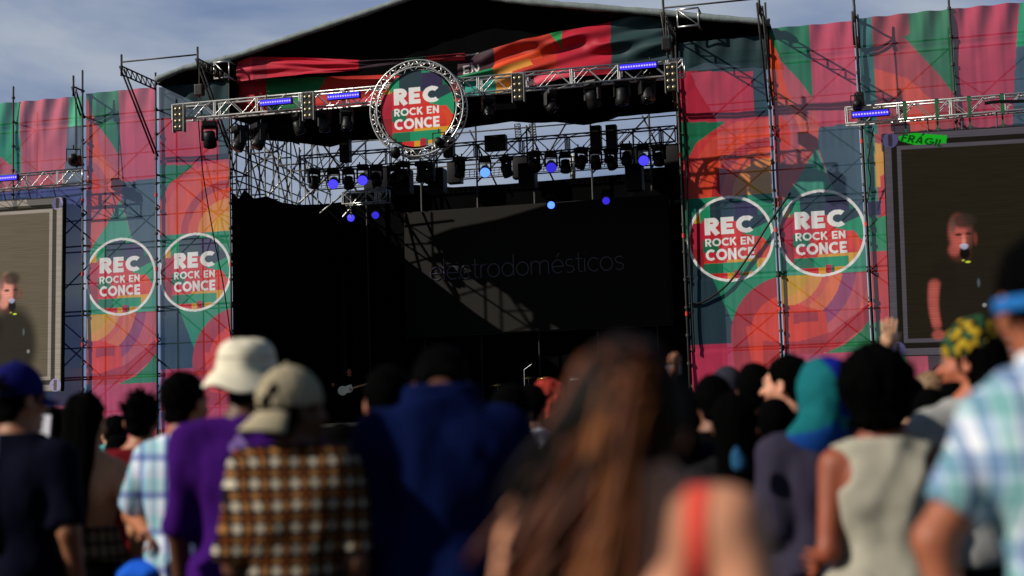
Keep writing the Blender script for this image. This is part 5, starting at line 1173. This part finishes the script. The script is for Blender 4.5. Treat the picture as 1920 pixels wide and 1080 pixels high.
# 15 the woman in front: bare shoulders, coral strap, long lit hair
p = person(1172, 648, 2.18, 'woman close to the camera with long light-brown hair and a coral strap', turn=-20, skin=(216, 150, 116), female=True, shirt=fabric('coral_cotton', (236, 88, 74)), sleeve='strap', neck=1.20, hem=.9, hair=None, head=(26, -4, 0), bw=1.04, shz=.075)
wroot = p['root']
# straps follow the back of the body
from mathutils.bvhtree import BVHTree
bme = [c for c in kids(wroot) if c.name.startswith('body')][0].data; TB = BVHTree.FromPolygons([v.co for v in bme.vertices], [tuple(q.vertices) for q in bme.polygons])
def strap(x0, x1):
    V = []; F = []
    for i in range(26):
        t = i/25; z = 1.17+.345*t; x = x0+(x1-x0)*t
        for k, dx in enumerate((-.016, -.007, .007, .016)):
            h = TB.ray_cast(Vector((x+dx, -1, z)), Vector((0, 1, 0))); q = h[0] if h[0] else Vector((x+dx, -.02, z)); V.append(q+Vector((0, -.004, .002)))
        if i: a = 4*i; F += [(a-4+k, a-3+k, a+1+k, a+k) for k in range(3)]
    link_mesh('strap', V, F, fabric('coral_cotton', (236, 88, 74)), wroot, True)
strap(.104, .116); strap(-.085, -.098)
hairroot = None
def hair_core(Q): d = ell(Q, (0, -.015, .15), (.084, .10, .10)); d = smin(d, rcp(Q, (0, -.04, .12), (-.045, -.05, .01), .08, .04, 1.5), .04); return np.maximum(d, (Q[..., 1]-(.045+.5*np.maximum(Q[..., 2]-.15, 0)))*.8)+.008*noise3(Q, (60, 60, 8))
v, f = surf(hair_core, (-.15, -.2, -.3), (.15, .16, .3), .009); core = sdf_obj('hair', [(v@p['HR'].T+p['piv'], f)], mat('hair_dark_brown', (30, 18, 11), .6, 0, .4, 40, spec=.1), wroot)
r2 = random.Random(5)
def locks(n, mcol, name, xr, zr, wr_=(.004, .009)):
    b = MB()
    for i in range(n):
        a = r2.uniform(*xr); n0 = Vector((math.sin(a), -math.cos(a)*.9, r2.uniform(-.1, 1.0))).normalized(); st = Vector((n0.x*.086, n0.y*.102-.015, n0.z*.1+.15)); side_ = n0.x
        L_ = r2.uniform(*zr); pts = []; ph = r2.uniform(0, 6.28); am = r2.uniform(.006, .02); sp = r2.uniform(-.25, 1.0)
        for k in range(13):
            t = k/12; z = st.z-(L_)*t; out_ = side_*(.088+.04*math.sin(t*2.2))+ (-.11*t*t*max(0, sp) if side_ < .1 else .04*t*t*sp); y = -.015-abs(math.cos(a))*(.10-.035*t)-.01*t
            q = Vector((out_, y, z)); q = q.lerp(st, (1-t)**3); q.x = q.x-(.085 if side_ > 0 else .03)*t-max(0, side_)*.16*t; q.y += .03*t; q += Vector((am*math.sin(ph+t*7)*t, am*.6*math.cos(ph+t*6)*t, 0)); pts.append(q)
        w0 = r2.uniform(*wr_); b.path(pts, [w0*(.6+.8*math.sin(math.pi*min(1, .15+t/13*.9))) for t in range(13)], 5)
    o = b.build(name, mcol, None, True); o.parent = core; o.matrix_local = p['HM']; return o
locks(120, mat('lit_brown_hair', (128, 74, 34), .5, 0, .4, 30, spec=.2), 'lit_side_locks', (-1.8, .45), (.30, .66), (.003, .007)); locks(130, mat('hair_shade_side', (14, 9, 7), .6, 0, .4, 40, spec=.1), 'shade_side_locks', (-1.0, .9), (.16, .32)); locks(70, mat('auburn_hair', (84, 40, 18), .5, 0, .4, 30, spec=.2), 'auburn_locks', (-1.6, .6), (.25, .5))  # light locks paint the sunlit left side, near-black ones the shaded right

# dark-clothed people filling the crowd: four people built once, then copied with their parts
protos = [person(1335, 708, 7.2, 'x', skin=(120, 76, 54), shirt=M_blk, hair='short', trous=M_blk, res=.018), person(1412, 686, 7.6, 'x', skin=(110, 70, 50), shirt=M_blk, hair='short', trous=M_jean, res=.018, bw=1.1, sleeve='long'),
          person(1262, 722, 6.4, 'x', skin=(130, 84, 60), shirt=F_navy, hair='bob', trous=M_blk, female=True, res=.018), person(1372, 744, 6.0, 'x', skin=(120, 80, 60), shirt=fabric('dark_grey_cotton', (22, 22, 24)), hair='long', trous=M_blk, female=True, res=.018)]
for q, lab in zip(protos, ('dark-haired man in black, first right of the front woman below the dark banner edge', 'tall dark-haired man in black long sleeves before the red arcs of the right banner', 'woman in navy with a dark bob directly right of the front woman', 'woman in dark grey with long black hair left of the headscarf')): q['root']['label'] = lab
def filler(i, px, top, d, lab, s=None):
    o = copy_tree(protos[i]['root']); P0 = atd(px, top, d); sc_ = P0[2]/1.755; o.location = (P0[0], P0[1], 0); o.scale = (sc_,)*3; o.rotation_euler = (0, 0, .248+rnd.uniform(-.35, .35)); tag(o, lab, 'person', G); return o
for i, px, top, d, lab in ((0, 1300, 742, 9, 'dark-haired person between the two men in black right of the front woman'), (1, 1452, 742, 6.6, 'person in black just behind the charcoal T-shirt'), (2, 1590, 690, 7.6, 'dark-haired person between the headscarf and the rounded black hair'),
                          (1, 1865, 660, 7.8, 'dark-haired person below the right screen near the plaid man'), (0, 640, 790, 7.4, 'person in black behind the checked shirt'), (3, 1085, 770, 6.2, 'long-haired person in dark grey hidden behind the front woman'), (0, 30, 800, 8.8, 'dark-haired person behind the blue cap'),
                          (1, 760, 770, 6.8, 'person in black behind the royal blue shirt'), (2, 1745, 726, 7.4, 'person in navy beside the heather grey T-shirt'), (0, 390, 790, 8.2, 'person in black hidden between the plaid shirt and the purple T-shirt')): filler(i, px, top, d, lab)
for i, (px, d) in enumerate(((-150, 5.2), (-260, 6.4), (-120, 7.6), (-330, 4.4), (-240, 8.6), (-90, 9.8), (-420, 7.4))): filler(i % 4, px, 850-.28*2890/d, d, 'dark-clothed person unseen beyond the left edge, added to cast shade, %s from the front' % ords[i])  # unseen people added at the left to shade the crowd
k = 0
for d in (9.6, 11.3, 13.2, 15.4, 18):
    n = int(1920/ (d and 2890*.56/d))+1
    for j in range(n):
        px = (j+.5+rnd.uniform(-.25, .25))*1920/n+(-10 if k % 2 else 15); hz = 843-(px-969)*.0297; top = hz-(rnd.uniform(.10, .24))*2890/d
        filler(k % 4, px, top, d+rnd.uniform(-.5, .5), ['short-haired person in black deep in the crowd below the stage', 'broader person in black long sleeves deep in the crowd below the stage', 'person in navy with bobbed hair deep in the crowd', 'long-haired person in dark grey deep in the crowd'][k % 4]); k += 1
# grey beanie
p = person(1362, 698, 9.4, 'person in a charcoal beanie in front of the pink foot of the right banner', skin=MID, shirt=M_blk, hair='short', res=.018)
head_cloth(p, 'beanie', lambda Q: np.maximum(ell(Q, (0, -.015, .155), (.096, .113, .115)), .12-Q[..., 2])+.005*noise3(Q, (30, 30, 60)), fabric('charcoal_wool', (46, 46, 56)), .009)
# held-up phone and paper
r = empty('phone', atd(1262, 692, 8.2), .25); MB().box((0, 0, 0), (.09, .009, .05), bev=.004).build('case', mat('white_plastic', (215, 210, 212), .4), r); MB().box((0, -.006, 0), (.07, .002, .036)).build('screen', mat('phone_display', (226, 206, 214), .3), r); tag(r, 'small white phone held up against the dark stage', 'phone')
# its holder
holder = person(1275, 728, 8.2, 'person in black holding up a white phone', skin=MID, shirt=M_blk, hair='short', res=.018, arms={'L': [(1240, 770, .15), (1257, 722, .05)], 'R': None}, hands=('pinch', 'relaxed'))
b_ = MB().box((0, 0, 0), (.17, .01, .11), Matrix.Rotation(R(6), 3, 'Y')); o = b_.build('paper_sheet', mat('white_paper', (215, 215, 225), .7)); o.location = atd(66, 797, 7.6); tag(o, 'white sheet of paper held up between the blue cap and the dark head', 'paper')
o = sdf_obj('blue_bag', [surf(lambda P: ell(P, (0, 0, 0), (.03, .02, .05))+.02*noise3(P, (30, 30, 30)), (-.1, -.07, -.13), (.1, .07, .13), .01)], fabric('pale_blue_nylon', (40, 84, 120))); o.location = atd(1382, 862, 5.6); tag(o, 'pale blue bag hanging among the dark clothes right of the front woman', 'bag')

# ------------------------------------------------------------------ musicians on the deck
def musician(px, y, lab, **kw):
    q = onY(px, 700, y); d = float((q-CAM)@FW); hz = atd(px, 700, d); 
    ptop = 700; 
    for _ in range(4): ptop += (atd(px, ptop, d)[2]-(2.42+1.76))*FPX/d
    return person(px, ptop, d, lab, group='musicians on the dark stage', feet=2.42, **kw)
g_ = musician(655, 2.6, 'guitarist in black playing a white electric guitar on the stage', turn=180, skin=(176, 96, 66), shirt=M_blk, sleeve='long', hair='short', trous=M_blk, H=1.76, res=.018, arms={'L': [(-.3, .1, 1.15), (-.1, .25, 1.08)], 'R': [(.32, .12, 1.15), (.42, .32, 1.2)]}, hands=('pinch', 'fist'))
gt = empty('electric_guitar', (0, 0, 0)); gm = g_['root'].matrix_basis
bm_ = mat('white_guitar_lacquer', (226, 214, 190), .25, spec=.6)
sdf_obj('guitar_body', [surf(lambda P: np.maximum(smin(smin(ell(P, (-.12, 0, 0), (.15, .2, .15)), ell(P, (.08, 0, 0), (.13, .2, .12)), .05), rcp(P, (.08, 0, .08), (.19, 0, .1), .03, .02), .03), abs(P[..., 1])-.022), (-.3, -.05, -.2), (.28, .05, .2), .012)], bm_, gt)
MB().box((.45, .012, 0), (.6, .02, .05)).build('neck', mat('maple_wood', (190, 140, 84), .4), gt); MB().box((.79, .012, .01), (.14, .016, .08)).build('headstock', mat('maple_wood', (190, 140, 84), .4), gt); MB().box((-.05, .026, 0), (.2, .006, .12)).build('pickguard', M_black, gt)
gt.matrix_world = Matrix.Translation(g_['root'].location+Vector((0, -.3, 1.06))) @ Matrix.Rotation(.248, 4, 'Z') @ Matrix.Rotation(R(-14), 4, 'Y') @ Matrix.Rotation(R(180), 4, 'Z'); gt.matrix_world = Matrix.Translation(g_['root'].location+Vector((0, -.3, 1.06))) @ Matrix.Rotation(.248, 4, 'Z') @ Matrix.Rotation(R(-14), 4, 'Y') @ Matrix.Scale(1, 4)
tag(gt, 'white electric guitar with a pale neck held by the guitarist', 'guitar')
musician(857, 5.0, 'musician in black standing in the dark middle of the stage', turn=175, skin=(200, 100, 70), shirt=M_blk, hair='short', trous=M_blk, H=1.76, res=.018, arms={'L': [(-.28, .12, 1.15), (-.12, .3, 1.2)], 'R': [(.28, .12, 1.15), (.12, .3, 1.2)]})
